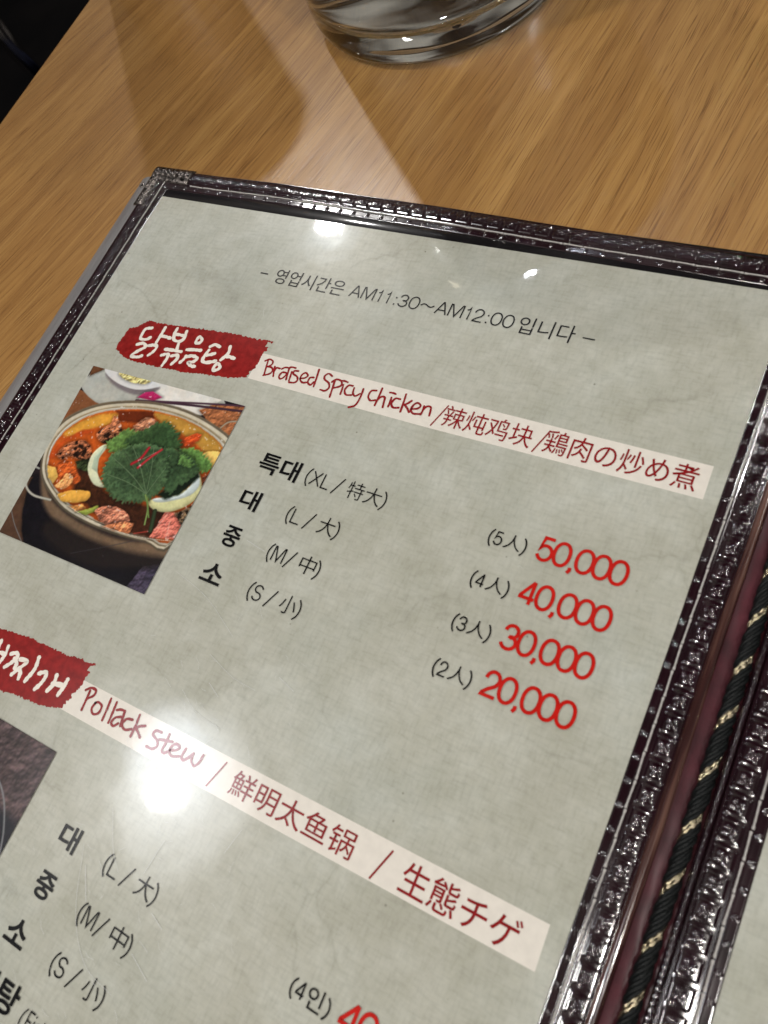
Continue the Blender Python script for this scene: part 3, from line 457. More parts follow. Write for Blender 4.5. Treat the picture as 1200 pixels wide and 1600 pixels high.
# ------------------------------------------------------------------ print on the page
D = json.loads('''{"braised":[[[73.28,-48.82],[73.86,-51.23],[74.45,-53.67]],[[72.51,-49.45],[73.57,-48.64],[74.93,-48.96],[75.12,-50.1],[74.17,-50.99]],[[74.17,-50.99],[75.6,-50.95],[76.38,-51.84],[75.97,-52.91],[74.34,-53.86]],[[76.42,-50.42],[76.92,-51.91],[77.51,-53.37]],[[76.92,-52.02],[77.12,-50.68],[78.29,-50.6]],[[78.92,-50.55],[79.8,-49.84],[81.22,-49.75]],[[81.08,-51.39],[79.64,-51.54],[79.25,-52.92],[79.95,-53.59],[80.8,-52.95],[81.24,-51.56]],[[81.06,-49.85],[81.48,-51.71],[81.9,-53.36]],[[82.36,-50.64],[82.64,-51.95],[82.93,-53.46]],[[81.17,-49.45],[82.03,-49.23],[82.97,-49.26]],[[84.26,-49.94],[83.09,-50.19],[83.1,-51.09],[84.71,-51.68],[85.34,-52.73],[84.74,-53.62],[83.18,-53.92]],[[85.91,-51.9],[87.17,-51.47],[87.73,-50.54],[86.7,-49.9],[85.87,-50.75],[85.98,-52.14],[87.16,-52.94],[88.63,-52.51]],[[89.75,-50.65],[88.69,-51.03],[88.72,-52.48],[89.85,-53.02],[90.43,-51.93]],[[90.07,-47.94],[90.62,-50.69],[91.02,-53.23]],[[94.86,-48.92],[93.51,-48.43],[92.7,-49.37],[93.18,-50.39],[94.87,-51.14],[95.59,-52.45],[94.86,-53.61],[93.42,-53.64]],[[96.24,-49.91],[96.68,-52.36],[97.13,-55.0]],[[95.57,-50.6],[96.6,-49.5],[98.19,-49.71],[98.65,-51.03],[96.82,-52.23]],[[99.23,-50.57],[99.54,-51.97],[99.71,-53.4]],[[98.19,-49.51],[99.09,-49.38],[100.12,-49.52]],[[102.07,-50.18],[100.85,-50.35],[100.37,-51.9],[101.33,-53.12],[102.91,-52.85]],[[102.72,-50.67],[103.08,-52.2],[104.09,-52.83],[105.1,-51.86]],[[105.4,-50.27],[105.69,-52.86],[105.35,-55.35],[103.8,-56.42]],[[109.19,-49.77],[107.84,-50.23],[107.71,-51.97],[108.77,-52.93],[110.13,-52.51]],[[110.44,-48.74],[110.6,-51.29],[110.63,-53.96]],[[110.6,-52.49],[111.33,-51.1],[112.31,-51.13],[112.64,-52.33],[113.01,-53.9]],[[114.09,-50.65],[114.29,-51.98],[114.37,-53.34]],[[113.04,-49.35],[113.81,-49.25],[114.72,-49.35]],[[116.62,-50.47],[115.28,-50.63],[114.8,-52.14],[115.73,-53.21],[117.28,-52.88]],[[117.54,-48.7],[117.9,-51.2],[118.2,-53.84]],[[119.82,-50.09],[119.06,-51.08],[118.1,-51.83]],[[118.39,-51.65],[119.54,-52.41],[120.49,-53.36]],[[120.84,-52.29],[122.26,-51.76],[122.72,-50.76],[121.57,-50.25],[120.79,-51.19],[120.73,-52.66],[121.82,-53.42],[123.41,-53.08]],[[123.7,-50.69],[123.83,-52.0],[123.73,-53.18]],[[123.8,-51.82],[124.39,-50.6],[125.42,-50.46],[125.82,-51.45],[126.07,-52.82]]],"pollack":[[[74.06,-148.24],[74.32,-150.54],[74.54,-153.12]],[[72.76,-148.58],[73.97,-147.51],[75.58,-147.52],[75.74,-148.8],[74.36,-150.24]],[[77.29,-150.07],[77.06,-151.68],[78.23,-152.61],[79.52,-151.78],[79.45,-150.11],[78.06,-149.65],[77.22,-150.15]],[[80.87,-147.53],[81.26,-150.2],[81.51,-152.82]],[[82.87,-147.65],[83.2,-150.14],[83.48,-152.63]],[[83.98,-149.16],[84.97,-148.65],[86.21,-148.5]],[[85.97,-150.09],[84.59,-150.9],[84.23,-152.31],[85.25,-152.71],[86.12,-151.69]],[[86.21,-148.5],[86.6,-150.29],[87.03,-151.95]],[[89.36,-149.4],[87.77,-149.88],[87.25,-151.4],[88.63,-152.18],[90.34,-151.36]],[[90.58,-147.68],[90.92,-150.29],[91.03,-152.89]],[[93.4,-149.23],[92.07,-149.89],[91.12,-150.76]],[[91.3,-150.68],[92.43,-151.29],[93.55,-152.07]],[[98.31,-148.76],[96.73,-148.99],[96.48,-150.09],[98.3,-150.83],[98.89,-151.91],[97.97,-152.94],[96.3,-153.04]],[[100.51,-148.27],[100.66,-150.61],[100.59,-152.23],[101.48,-152.38],[102.05,-151.86]],[[98.65,-150.32],[100.34,-149.86],[102.16,-149.42]],[[102.66,-151.24],[104.15,-150.5],[104.58,-149.7],[103.44,-149.4],[102.52,-150.33],[102.57,-151.63],[103.72,-152.18],[105.5,-151.49]],[[106.24,-149.33],[106.11,-151.22],[106.97,-151.71],[107.88,-150.71],[108.61,-149.43]],[[108.61,-149.43],[108.95,-151.01],[110.14,-151.7],[110.99,-150.46],[111.13,-148.76]]],"hangul1":[[[28.39,-48.19],[26.36,-48.97],[26.12,-50.85],[26.57,-52.56],[28.75,-52.35],[29.82,-51.38]],[[33.04,-46.92],[33.08,-49.59],[32.99,-52.38]],[[33.02,-50.01],[34.96,-49.87],[37.06,-49.99]],[[26.54,-54.73],[28.59,-53.83],[29.96,-54.84],[28.52,-56.46],[27.19,-58.07],[27.23,-58.98],[29.55,-58.66],[30.66,-57.93]],[[30.68,-54.21],[33.16,-53.41],[34.15,-54.14],[33.72,-55.87],[32.8,-57.2]],[[37.48,-46.31],[37.61,-48.17],[38.6,-50.13],[40.76,-50.23],[41.79,-49.07],[41.33,-46.44]],[[38.58,-48.2],[39.8,-48.12],[41.17,-48.11]],[[41.04,-51.17],[41.31,-52.11],[41.64,-53.14]],[[37.57,-53.87],[40.26,-53.57],[43.51,-53.33]],[[37.45,-56.07],[39.33,-55.2],[39.98,-56.54],[39.72,-59.2]],[[41.03,-55.44],[42.79,-54.76],[43.5,-55.87],[42.66,-57.97]],[[46.9,-47.17],[46.46,-48.37],[46.93,-49.47],[48.17,-48.87],[48.14,-47.78],[46.9,-47.17]],[[45.08,-52.21],[47.36,-51.7],[49.91,-51.33]],[[45.96,-54.28],[45.86,-55.49],[45.25,-56.73]],[[46.31,-54.49],[48.17,-53.69],[50.11,-54.05],[49.64,-55.34],[48.1,-56.12],[49.51,-56.84],[50.87,-56.79]],[[52.31,-49.37],[53.6,-48.37],[55.48,-48.71]],[[52.54,-50.6],[52.15,-52.71],[52.37,-54.27],[53.56,-54.66],[55.24,-54.15],[56.75,-53.38]],[[52.75,-52.32],[53.93,-51.83],[55.09,-51.16]],[[58.87,-47.8],[59.44,-49.61],[59.11,-50.95],[58.26,-52.62]],[[59.3,-51.1],[60.57,-50.98],[62.29,-51.14]],[[57.84,-53.98],[57.33,-55.36],[57.71,-56.33],[58.95,-55.82],[59.25,-54.78],[57.84,-53.98]]],"blob1":[[25.84,-45.84],[24.94,-46.67],[23.88,-47.7],[22.46,-49.07],[20.22,-50.11],[19.78,-52.06],[19.79,-53.37],[19.35,-55.56],[19.67,-57.05],[20.0,-58.37],[21.52,-58.42],[22.48,-59.21],[25.3,-60.06],[27.88,-60.44],[31.19,-60.23],[35.73,-60.25],[39.98,-59.93],[44.16,-59.61],[48.42,-59.51],[52.22,-58.78],[56.1,-58.27],[59.93,-57.77],[63.76,-57.36],[69.41,-55.91],[69.63,-54.58],[69.46,-53.45],[70.52,-52.71],[70.61,-49.85],[70.48,-47.02],[71.32,-46.34],[71.16,-45.18],[70.05,-44.97],[70.1,-43.75],[71.84,-43.34],[71.82,-42.87],[69.96,-43.06],[66.65,-43.36],[62.68,-43.47],[60.1,-43.43],[56.54,-43.52],[52.6,-43.94],[49.54,-44.14],[44.49,-44.7],[39.25,-45.08],[33.53,-45.77],[29.12,-45.99]],"blob2":[[37.31,-145.27],[42.64,-144.55],[48.56,-143.84],[56.03,-143.51],[62.09,-143.41],[66.13,-142.56],[68.88,-142.72],[71.54,-141.9],[71.7,-142.58],[70.44,-143.08],[70.24,-144.14],[71.4,-144.66],[70.6,-145.97],[71.06,-147.49],[70.52,-149.41],[69.6,-151.24],[70.0,-152.04],[69.18,-152.87],[69.03,-154.85],[66.78,-155.8],[62.31,-156.94],[57.17,-157.36],[52.08,-157.98],[48.42,-158.74],[36.82,-160.68],[28.0,-161.12],[19.56,-159.69],[16.96,-154.17],[19.67,-148.17],[24.62,-146.57],[31.71,-145.8]],"hangul2":[[[43.25,-148.36],[43.7,-150.17],[43.52,-152.62]],[[40.09,-147.91],[40.51,-149.85],[40.85,-153.11]],[[41.2,-151.05],[42.24,-150.53],[43.56,-150.53]],[[32.16,-149.93],[32.72,-152.38],[31.79,-154.86]],[[34.68,-148.42],[35.33,-151.88]],[[45.41,-149.59],[46.92,-148.79],[47.83,-149.56],[46.99,-151.54],[45.73,-153.18]],[[47.22,-150.22],[48.62,-150.9],[49.01,-152.27]],[[49.08,-149.69],[50.88,-149.28],[51.42,-149.78],[50.41,-151.71],[49.1,-153.97]],[[50.2,-151.8],[51.33,-152.51],[51.81,-153.98]],[[54.35,-147.08],[55.01,-150.07],[54.15,-153.74]],[[56.99,-150.48],[58.8,-149.44],[59.42,-150.59],[59.08,-152.62],[58.28,-154.24]],[[62.38,-148.8],[62.84,-150.99],[62.09,-153.17]],[[62.47,-151.04],[64.02,-150.6],[65.62,-150.25]],[[66.14,-148.46],[66.11,-150.54],[65.77,-152.73]]],"dish":[["p",[33,26,30],0.25,1.2,[[16.09,-124.32],[15.34,-63.63],[75.58,-63.62],[74.8,-122.59]]],["p",[84,56,40],0.2,1.2,[[17.16,-123.22],[16.9,-104.67],[20.82,-103.45],[29.28,-122.69]]],["p",[20,17,22],0.3,1.2,[[18.83,-107.1],[22.38,-102.97],[40.17,-110.48],[67.03,-111.04],[74.81,-108.35],[74.8,-122.59],[49.21,-122.66],[29.28,-122.69]]],["p",[62,54,72],0.3,1.2,[[69.91,-115.32],[75.62,-112.0],[75.14,-123.1],[68.31,-122.41]]],["p",[128,74,42],0.2,1.2,[[14.83,-73.69],[28.36,-76.5],[24.13,-82.4],[18.56,-98.04],[13.65,-91.69]]],["p",[176,176,166],0.1,1.2,[[16.16,-68.82],[20.46,-64.02],[40.62,-63.74],[66.22,-63.93],[62.16,-70.64],[39.23,-72.37],[27.57,-76.71],[16.06,-73.36]]],["p",[222,216,206],0.08,1.2,[[40.62,-63.74],[66.22,-63.93],[62.16,-70.64],[39.23,-72.37],[37.83,-67.64]]],["p",[112,66,38],0.2,1.2,[[15.02,-64.55],[21.86,-64.65],[16.41,-69.17]]],["p",[160,92,52],0.25,1.2,[[60.55,-69.37],[64.4,-66.29],[75.58,-63.62],[75.49,-78.07],[68.81,-73.55]]],["p",[120,110,112],0.1,3,[[21.86,-66.54],[25.34,-68.9],[31.04,-70.38],[37.07,-70.52],[42.03,-68.57],[43.6,-66.12],[37.38,-66.96],[29.77,-66.54]]],["p",[214,212,210],0.05,1.2,[[20.74,-65.1],[23.22,-67.26],[29.52,-68.86],[35.98,-68.91],[41.11,-67.17],[43.08,-65.32],[35.65,-64.39],[28.06,-64.07]]],["p",[206,190,118],0.5,1.2,[[26.6,-65.33],[29.02,-63.83],[35.47,-64.11],[39.45,-64.68],[37.92,-66.43],[33.84,-67.09],[28.73,-66.65]]],["p",[188,28,92],0.15,1.2,[[37.95,-71.15],[39.59,-68.91],[42.06,-67.94],[46.38,-68.88],[44.13,-70.65]]],["l",[64,38,52],0.7315365768288414,0,[[38.16,-72.11],[52.97,-69.33],[74.72,-65.91]]],["l",[74,44,60],0.5985299264963247,0,[[44.36,-70.74],[60.06,-67.25],[74.37,-64.24]]],["l",[160,144,120],0.5320266013300665,0,[[70.22,-72.57],[71.76,-70.24],[74.85,-69.08]]],["p",[112,88,66],0.14,5,[[19.54,-100.81],[28.0,-107.18],[37.13,-110.05],[48.65,-111.17],[60.23,-110.69],[75.07,-106.94],[75.27,-111.47],[62.67,-114.23],[47.87,-114.91],[35.2,-113.55],[26.26,-109.21]]],["p",[34,27,26],0.14,8,[[33.29,-113.47],[47.47,-114.36],[62.11,-113.42],[75.1,-111.2],[75.04,-113.51],[54.01,-120.96],[34.58,-118.75]]],["l",[120,118,120],0.33251662583129155,0,[[16.88,-114.47],[22.04,-118.67],[28.09,-122.39]]],["l",[60,56,62],0.19950997549877494,0,[[46.1,-119.66],[55.96,-114.19],[64.24,-109.32]]],["p",[96,84,66],0.1,1.5,[[18.75,-100.29],[15.56,-94.67],[15.48,-88.16],[18.32,-82.6],[25.02,-77.09],[34.37,-73.21],[45.28,-70.8],[56.56,-70.32],[67.73,-72.03],[76.37,-74.97],[77.88,-79.47],[75.28,-107.27],[66.67,-109.29],[56.4,-110.49],[46.23,-110.73],[35.35,-109.62],[26.83,-106.51],[21.73,-103.63]]],["p",[202,190,164],0.08,1,[[19.14,-99.78],[16.77,-94.7],[16.62,-88.63],[19.29,-83.12],[25.75,-77.85],[34.92,-74.0],[45.8,-71.59],[56.5,-71.16],[67.35,-72.73],[76.14,-75.75],[75.91,-80.06],[74.74,-106.79],[66.3,-108.75],[56.29,-109.84],[46.24,-110.02],[35.59,-108.97],[27.31,-105.91],[22.22,-103.02]]],["p",[140,122,92],0.1,1,[[20.0,-99.52],[17.72,-94.42],[17.87,-88.74],[20.64,-83.38],[26.9,-78.4],[35.47,-74.8],[45.72,-72.53],[56.09,-72.1],[66.38,-73.51],[75.44,-76.66],[75.25,-80.26],[74.78,-106.12],[66.27,-108.22],[56.74,-109.28],[46.98,-109.35],[36.35,-108.28],[28.13,-105.51],[23.15,-102.73]]],["p",[226,216,194],0.05,1,[[20.55,-99.36],[18.36,-94.23],[18.63,-88.84],[21.56,-83.6],[27.7,-78.73],[35.78,-75.26],[45.58,-73.11],[55.76,-72.65],[65.84,-73.96],[74.92,-77.1],[75.12,-80.3],[74.82,-105.7],[66.35,-107.86],[56.99,-108.92],[47.39,-108.93],[36.86,-107.97],[28.5,-105.24],[23.62,-102.59]]],["p",[200,80,18],0.2,1,[[21.1,-99.19],[19.09,-94.17],[19.54,-88.89],[22.44,-83.74],[28.45,-79.0],[36.1,-75.71],[45.43,-73.69],[55.43,-73.19],[65.31,-74.4],[74.47,-77.66],[74.95,-81.06],[75.0,-105.24],[66.3,-107.54],[57.07,-108.55],[47.65,-108.57],[37.27,-107.55],[29.01,-104.93],[24.23,-102.4]]],["p",[112,40,14],0.2,3,[[33.26,-76.89],[46.35,-73.74],[47.96,-76.19],[41.83,-78.83],[37.05,-79.71]]],["p",[224,152,44],0.16,4,[[20.07,-89.21],[22.62,-84.24],[28.67,-79.56],[34.67,-77.59],[34.37,-81.08],[29.91,-83.9],[25.19,-87.73]]],["p",[192,136,46],0.16,3,[[46.65,-74.19],[55.51,-73.32],[65.38,-74.53],[74.14,-77.76],[70.89,-80.86],[62.78,-78.2],[52.6,-76.69]]],["p",[206,72,18],0.2,3,[[19.82,-96.89],[20.72,-91.98],[25.72,-85.87],[30.06,-85.4],[22.6,-90.66],[22.01,-96.23]]],["p",[60,30,16],0.5,6,[[31.87,-95.54],[35.5,-92.94],[45.21,-100.24],[59.54,-99.9],[68.37,-98.41],[69.15,-106.97],[58.7,-108.48],[46.5,-106.97],[34.98,-103.48]]],["p",[46,56,30],0.6,1.2,[[29.9,-95.38],[33.55,-92.77],[36.66,-97.06],[32.02,-96.99]]],["p",[206,84,28],0.3,2,[[23.75,-99.52],[25.83,-96.23],[29.96,-96.72],[35.3,-99.7],[33.74,-101.81],[29.35,-102.15]]],["p",[238,182,78],0.2,1.2,[[21.08,-99.42],[24.28,-99.21],[27.15,-101.49],[26.7,-103.88],[23.86,-102.66]]],["p",[226,150,84],0.3,1.2,[[27.69,-104.31],[28.83,-102.46],[29.36,-99.68],[31.98,-99.69],[33.05,-101.88],[31.27,-104.21]]],["p",[158,90,56],0.9,1.2,[[31.39,-85.18],[32.76,-82.7],[34.31,-81.26],[33.83,-78.75],[34.84,-78.63],[38.23,-80.76],[40.21,-84.01],[37.78,-85.93],[36.08,-87.64],[32.88,-86.74]]],["p",[150,84,52],0.9,1.2,[[22.1,-95.59],[22.61,-92.59],[24.65,-90.21],[28.89,-88.67],[32.65,-90.01],[34.03,-92.93],[31.06,-94.43],[26.68,-94.83],[25.26,-96.48]]],["p",[182,116,82],0.5,1.2,[[42.26,-80.76],[44.55,-76.31],[48.93,-76.07],[49.75,-78.62],[47.32,-80.45],[44.44,-81.88]]],["p",[236,168,58],0.2,1.2,[[30.67,-105.88],[34.89,-103.36],[39.93,-102.06],[41.51,-103.0],[41.28,-104.66],[38.07,-106.42],[33.91,-107.48],[31.72,-107.02]]],["p",[222,140,66],0.4,1.2,[[36.41,-108.12],[40.66,-106.02],[42.66,-106.8],[39.79,-108.74]]],["p",[150,164,60],0.2,1.2,[[40.23,-108.74],[45.89,-104.89],[47.06,-105.79],[43.79,-108.71]]],["p",[176,104,78],0.5,1.2,[[45.88,-106.11],[49.44,-103.74],[54.57,-103.48],[58.22,-104.85],[58.09,-107.59],[52.2,-108.87],[48.03,-107.88]]],["p",[196,112,68],0.5,1.2,[[50.69,-109.65],[57.08,-106.13],[60.25,-105.63],[60.59,-108.8],[54.61,-109.86]]],["p",[226,112,92],0.35,1.2,[[67.12,-107.8],[67.49,-99.53],[72.42,-99.0],[75.48,-99.87],[75.39,-105.37]]],["l",[240,170,150],0.26601330066503326,0,[[67.4,-105.54],[68.65,-99.83]]],["l",[240,170,150],0.26601330066503326,0,[[72.07,-106.31],[70.56,-101.78]]],["l",[200,60,50],0.33251662583129155,0,[[61.86,-108.23],[66.74,-105.77]]],["p",[112,88,62],0.8,1.2,[[70.6,-99.39],[75.39,-94.5],[76.26,-98.88],[74.47,-101.49]]],["p",[214,216,176],0.1,1.2,[[35.77,-96.59],[34.15,-92.59],[34.86,-89.51],[36.62,-87.63],[37.72,-88.67],[37.29,-92.4],[39.47,-96.19],[43.14,-98.57],[44.85,-99.48],[40.39,-99.72]]],["p",[176,190,160],0.1,1.2,[[36.67,-95.57],[35.35,-92.23],[36.76,-88.34],[37.21,-92.27],[39.32,-96.24]]],["p",[208,206,146],0.15,1.2,[[60.84,-98.37],[66.53,-95.56],[70.69,-90.77],[70.39,-85.96],[73.96,-89.18],[75.15,-92.11],[72.7,-96.46],[68.33,-99.59],[63.44,-100.3]]],["p",[196,208,206],0.1,1.2,[[62.03,-97.42],[68.83,-94.13],[70.93,-90.14],[70.44,-86.3],[73.31,-89.39],[72.21,-93.19],[67.19,-96.59],[63.31,-98.12]]],["p",[224,76,26],0.25,1.2,[[59.72,-79.24],[63.85,-75.99],[65.74,-75.89],[65.84,-77.89],[62.87,-80.94]]],["p",[238,192,92],0.2,1.2,[[69.09,-81.82],[71.01,-79.75],[74.97,-79.28],[75.93,-82.16],[74.19,-83.68],[71.4,-82.98]]],["p",[118,60,40],0.5,1.2,[[72.88,-87.3],[75.12,-85.21],[75.6,-88.53],[74.32,-89.62]]],["p",[84,118,54],0.21,1.2,[[35.94,-86.92],[38.48,-84.35],[40.07,-81.46],[43.3,-80.99],[46.68,-80.78],[49.0,-82.95],[44.14,-87.36],[40.23,-89.42],[38.38,-88.32]]],["p",[46,70,38],0.21,1.2,[[42.51,-85.0],[45.21,-81.2],[49.29,-76.87],[52.85,-75.49],[57.45,-77.39],[61.31,-80.82],[60.08,-82.78],[53.91,-83.88],[46.38,-85.51]]],["p",[76,112,50],0.21,1.2,[[61.11,-82.33],[65.94,-80.39],[71.55,-81.94],[74.54,-83.99],[71.89,-86.34],[67.43,-85.6]]],["p",[24,38,24],0.3,3,[[62.1,-96.28],[70.12,-86.05],[72.21,-87.5],[68.83,-94.13],[65.56,-96.57]]],["p",[52,76,46],0.21,1.2,[[55.05,-83.54],[58.15,-82.63],[60.7,-82.45],[65.77,-82.96],[70.28,-85.29],[70.41,-87.78],[68.8,-90.31],[67.35,-91.82],[65.47,-94.93],[61.16,-92.35],[58.74,-87.38]]],["p",[74,108,52],0.21,1.2,[[61.72,-83.02],[64.86,-82.8],[68.2,-84.51],[67.73,-86.07],[63.57,-85.92]]],["p",[60,84,52],0.21,1.2,[[40.38,-93.69],[40.58,-89.92],[43.71,-86.74],[48.61,-83.66],[52.54,-83.1],[56.36,-83.74],[59.88,-86.32],[62.31,-90.58],[62.97,-94.6],[60.43,-98.5],[57.33,-100.34],[53.9,-101.52],[48.68,-101.43],[45.7,-99.94],[43.66,-98.55],[41.02,-95.72]]],["p",[44,66,40],0.21,4,[[44.14,-87.36],[49.53,-85.03],[55.85,-84.26],[61.03,-83.23],[57.25,-86.39],[51.18,-87.48]]],["l",[104,130,90],0.26601330066503326,0,[[58.86,-97.03],[51.15,-95.77],[43.04,-95.68]]],["l",[104,130,90],0.26601330066503326,0,[[58.86,-97.03],[50.78,-93.36],[42.24,-90.76]]],["l",[104,130,90],0.26601330066503326,0,[[58.86,-97.03],[52.66,-90.82],[46.09,-85.6]]],["l",[104,130,90],0.26601330066503326,0,[[58.86,-97.03],[56.06,-89.93],[53.04,-83.84]]],["l",[104,130,90],0.26601330066503326,0,[[58.86,-97.03],[59.67,-92.11],[60.35,-88.33]]],["l",[86,112,76],0.13300665033251663,0,[[53.22,-95.55],[50.1,-97.25]]],["l",[86,112,76],0.13300665033251663,0,[[50.24,-94.32],[47.13,-96.74]]],["l",[86,112,76],0.13300665033251663,0,[[51.1,-93.7],[45.8,-91.68]]],["l",[86,112,76],0.13300665033251663,0,[[47.51,-92.26],[42.95,-93.28]]],["l",[86,112,76],0.13300665033251663,0,[[52.26,-92.25],[44.78,-88.29]]],["l",[86,112,76],0.13300665033251663,0,[[52.16,-90.83],[50.67,-85.43]]],["l",[86,112,76],0.13300665033251663,0,[[55.99,-91.1],[50.36,-86.26]]],["l",[86,112,76],0.13300665033251663,0,[[55.24,-88.44],[55.65,-83.95]]],["l",[86,112,76],0.13300665033251663,0,[[57.62,-92.03],[58.65,-85.97]]],["l",[86,112,76],0.13300665033251663,0,[[59.4,-92.19],[61.79,-90.03]]],["l",[86,112,76],0.13300665033251663,0,[[44.5,-91.7],[43.46,-88.31]]],["l",[86,112,76],0.13300665033251663,0,[[51.59,-88.09],[47.06,-86.5]]],["l",[246,242,230],0.19950997549877494,0,[[20.62,-98.95],[18.67,-94.14],[18.87,-88.77],[21.68,-83.49],[27.76,-78.56],[35.74,-75.19]]],["l",[236,228,206],0.19950997549877494,0,[[35.56,-107.96],[45.52,-109.27],[55.98,-109.4],[65.94,-108.2],[74.26,-106.29]]],["l",[120,146,74],0.5985299264963247,0,[[58.81,-97.33],[61.8,-100.56],[63.58,-104.93]]],["l",[104,134,64],0.4655232761638082,0,[[59.75,-97.73],[63.58,-102.73]]],["l",[48,62,38],1.3300665033251662,0,[[64.41,-100.53],[66.35,-105.9]]],["l",[172,34,40],0.9975498774938747,0,[[48.92,-90.51],[50.86,-88.02],[51.54,-84.43]]],["l",[186,44,48],0.864543227161358,0,[[51.58,-90.87],[53.63,-87.04],[55.92,-83.72]]],["l",[226,130,130],0.19950997549877494,0,[[51.59,-88.09],[54.64,-84.98]]],["l",[168,164,150],0.7980399019950998,0,[[17.06,-104.62],[18.04,-107.35],[22.42,-108.96],[29.22,-108.4]]],["l",[150,150,140],0.6650332516625831,0,[[16.45,-100.98],[18.85,-101.17]]]]}''')
zl = [ZP+.000006]
def nextz():
    zl[0] += .0000012; return zl[0]
def PP(o): o.parent = page; o.matrix_parent_inverse = Matrix.Identity(4); return o
def smooth_line(p, n=6):
    if len(p) < 3: return [Vector(q) for q in p]
    closed = (Vector(p[0])-Vector(p[-1])).length < .05
    q = [Vector(a) for a in p]; out = []
    for i in range(len(q)-1):
        a = q[i-1] if i > 0 else (q[-2] if closed else q[0]*2-q[1])
        b, c = q[i], q[i+1]
        d = q[i+2] if i+2 < len(q) else (q[1] if closed else q[-1]*2-q[-2])
        for k in range(n):
            t = k/n
            out.append(.5*((2*b)+(c-a)*t+(2*a-5*b+4*c-d)*t*t+(3*b-a-3*c+d)*t**3))
    out.append(q[-1]); return out
def ribbon(V, F, pts, wd, cap='round', z=None, vary=0.0):
    z = nextz() if z is None else z
    closed = len(pts) > 3 and (pts[0]-pts[-1]).length < .05
    if closed: pts = pts[:-1]
    n = len(pts); base = len(V)
    for i, p in enumerate(pts):
        a = pts[i-1] if (i > 0 or closed) else p; b = pts[(i+1) % n] if (i < n-1 or closed) else p
        d1 = (p-a); d2 = (b-p)
        if d1.length < 1e-9: d1 = d2
        if d2.length < 1e-9: d2 = d1
        d1 = d1.normalized(); d2 = d2.normalized(); t = (d1+d2)
        t = t.normalized() if t.length > 1e-6 else d1
        nn = Vector((-t.y, t.x)); k = 1/max(.35, abs(nn.dot(Vector((-d2.y, d2.x)))))
        h = wd/2*k*(1+vary*noise.noise(Vector((p.x*1.3, p.y*1.3, wd))))
        V.append((*((p+nn*h)*MM), z)); V.append((*((p-nn*h)*MM), z))
    for i in range(n if closed else n-1):
        j = (i+1) % n; F.append((base+2*i, base+2*i+1, base+2*j+1, base+2*j))
    if cap == 'round' and not closed:
        for (p, q, ia, ib) in ((pts[0], pts[1], base, base+1), (pts[-1], pts[-2], base+2*n-1, base+2*n-2)):
            d = (p-q).normalized(); nn = Vector((-d.y, d.x)); h = wd/2; s0 = len(V)
            for k in range(1, 6):
                A = math.pi*k/6; V.append((*((p+(nn*math.cos(A)+d*math.sin(A))*h)*MM), z))
            F.append((ia, ib, *range(s0+4, s0-1, -1)) if False else tuple([ib]+list(range(s0, s0+5))+[ia]))
def fixup(V, F):
    out = []
    for f in F:
        a = sum(V[f[i]][0]*V[f[(i+1) % len(f)]][1]-V[f[(i+1) % len(f)]][0]*V[f[i]][1] for i in range(len(f)))
        out.append(f if a > 0 else tuple(f)[::-1])
    return out
def strokes(name, lst, wd, m, smooth=True, cap='round', vary=0.0, dx=0):
    V = []; F = []
    for p in lst:
        pts = smooth_line(p) if smooth else [Vector(q) for q in p]
        ribbon(V, F, pts, wd, cap, vary=vary)
    return PP(mesh(name, V, fixup(V, F), m))
def ngon(name, pts, m, z=None):
    z = nextz() if z is None else z
    bm = bmesh.new(); vs = [bm.verts.new((x*MM, y*MM, z)) for x, y in pts]; f = bm.faces.new(vs)
    f.normal_update()
    if f.normal.z < 0: f.normal_flip()
    bmesh.ops.triangulate(bm, faces=bm.faces[:]); me = bpy.data.meshes.new(name); bm.to_mesh(me); bm.free()
    return PP(link(name, me, m))
# built-in font for the Korean, Chinese and Japanese glyphs
def glyphs(name, body, x0, x1, y0, y1, m, weight=0.0, slant=0.0):
    cu = bpy.data.curves.new("t", 'FONT'); cu.body = body; cu.size = 1; cu.offset = weight; cu.resolution_u = 4; cu.fill_mode = 'FRONT'
    o = bpy.data.objects.new("t", cu); C.objects.link(o)
    dg = bpy.context.evaluated_depsgraph_get(); me = bpy.data.meshes.new_from_object(o.evaluated_get(dg))
    bpy.data.objects.remove(o); bpy.data.curves.remove(cu)
    n = len(me.vertices); co_ = np.zeros(n*3, np.float32); me.vertices.foreach_get("co", co_); co_ = co_.reshape(-1, 3)
    lo = co_.min(0); hi = co_.max(0); z = nextz()
    X = x0+(co_[:, 0]-lo[0])/(hi[0]-lo[0])*(x1-x0); Y = y0+(co_[:, 1]-lo[1])/(hi[1]-lo[1])*(y1-y0)
    co_[:, 0] = X*MM; co_[:, 1] = Y*MM; co_[:, 2] = z
    me.vertices.foreach_set("co", co_.ravel()); me.update(); me.materials.clear()
    if n and me.polygons[0].normal.z < 0: me.flip_normals()
    return PP(link(name, me, m))
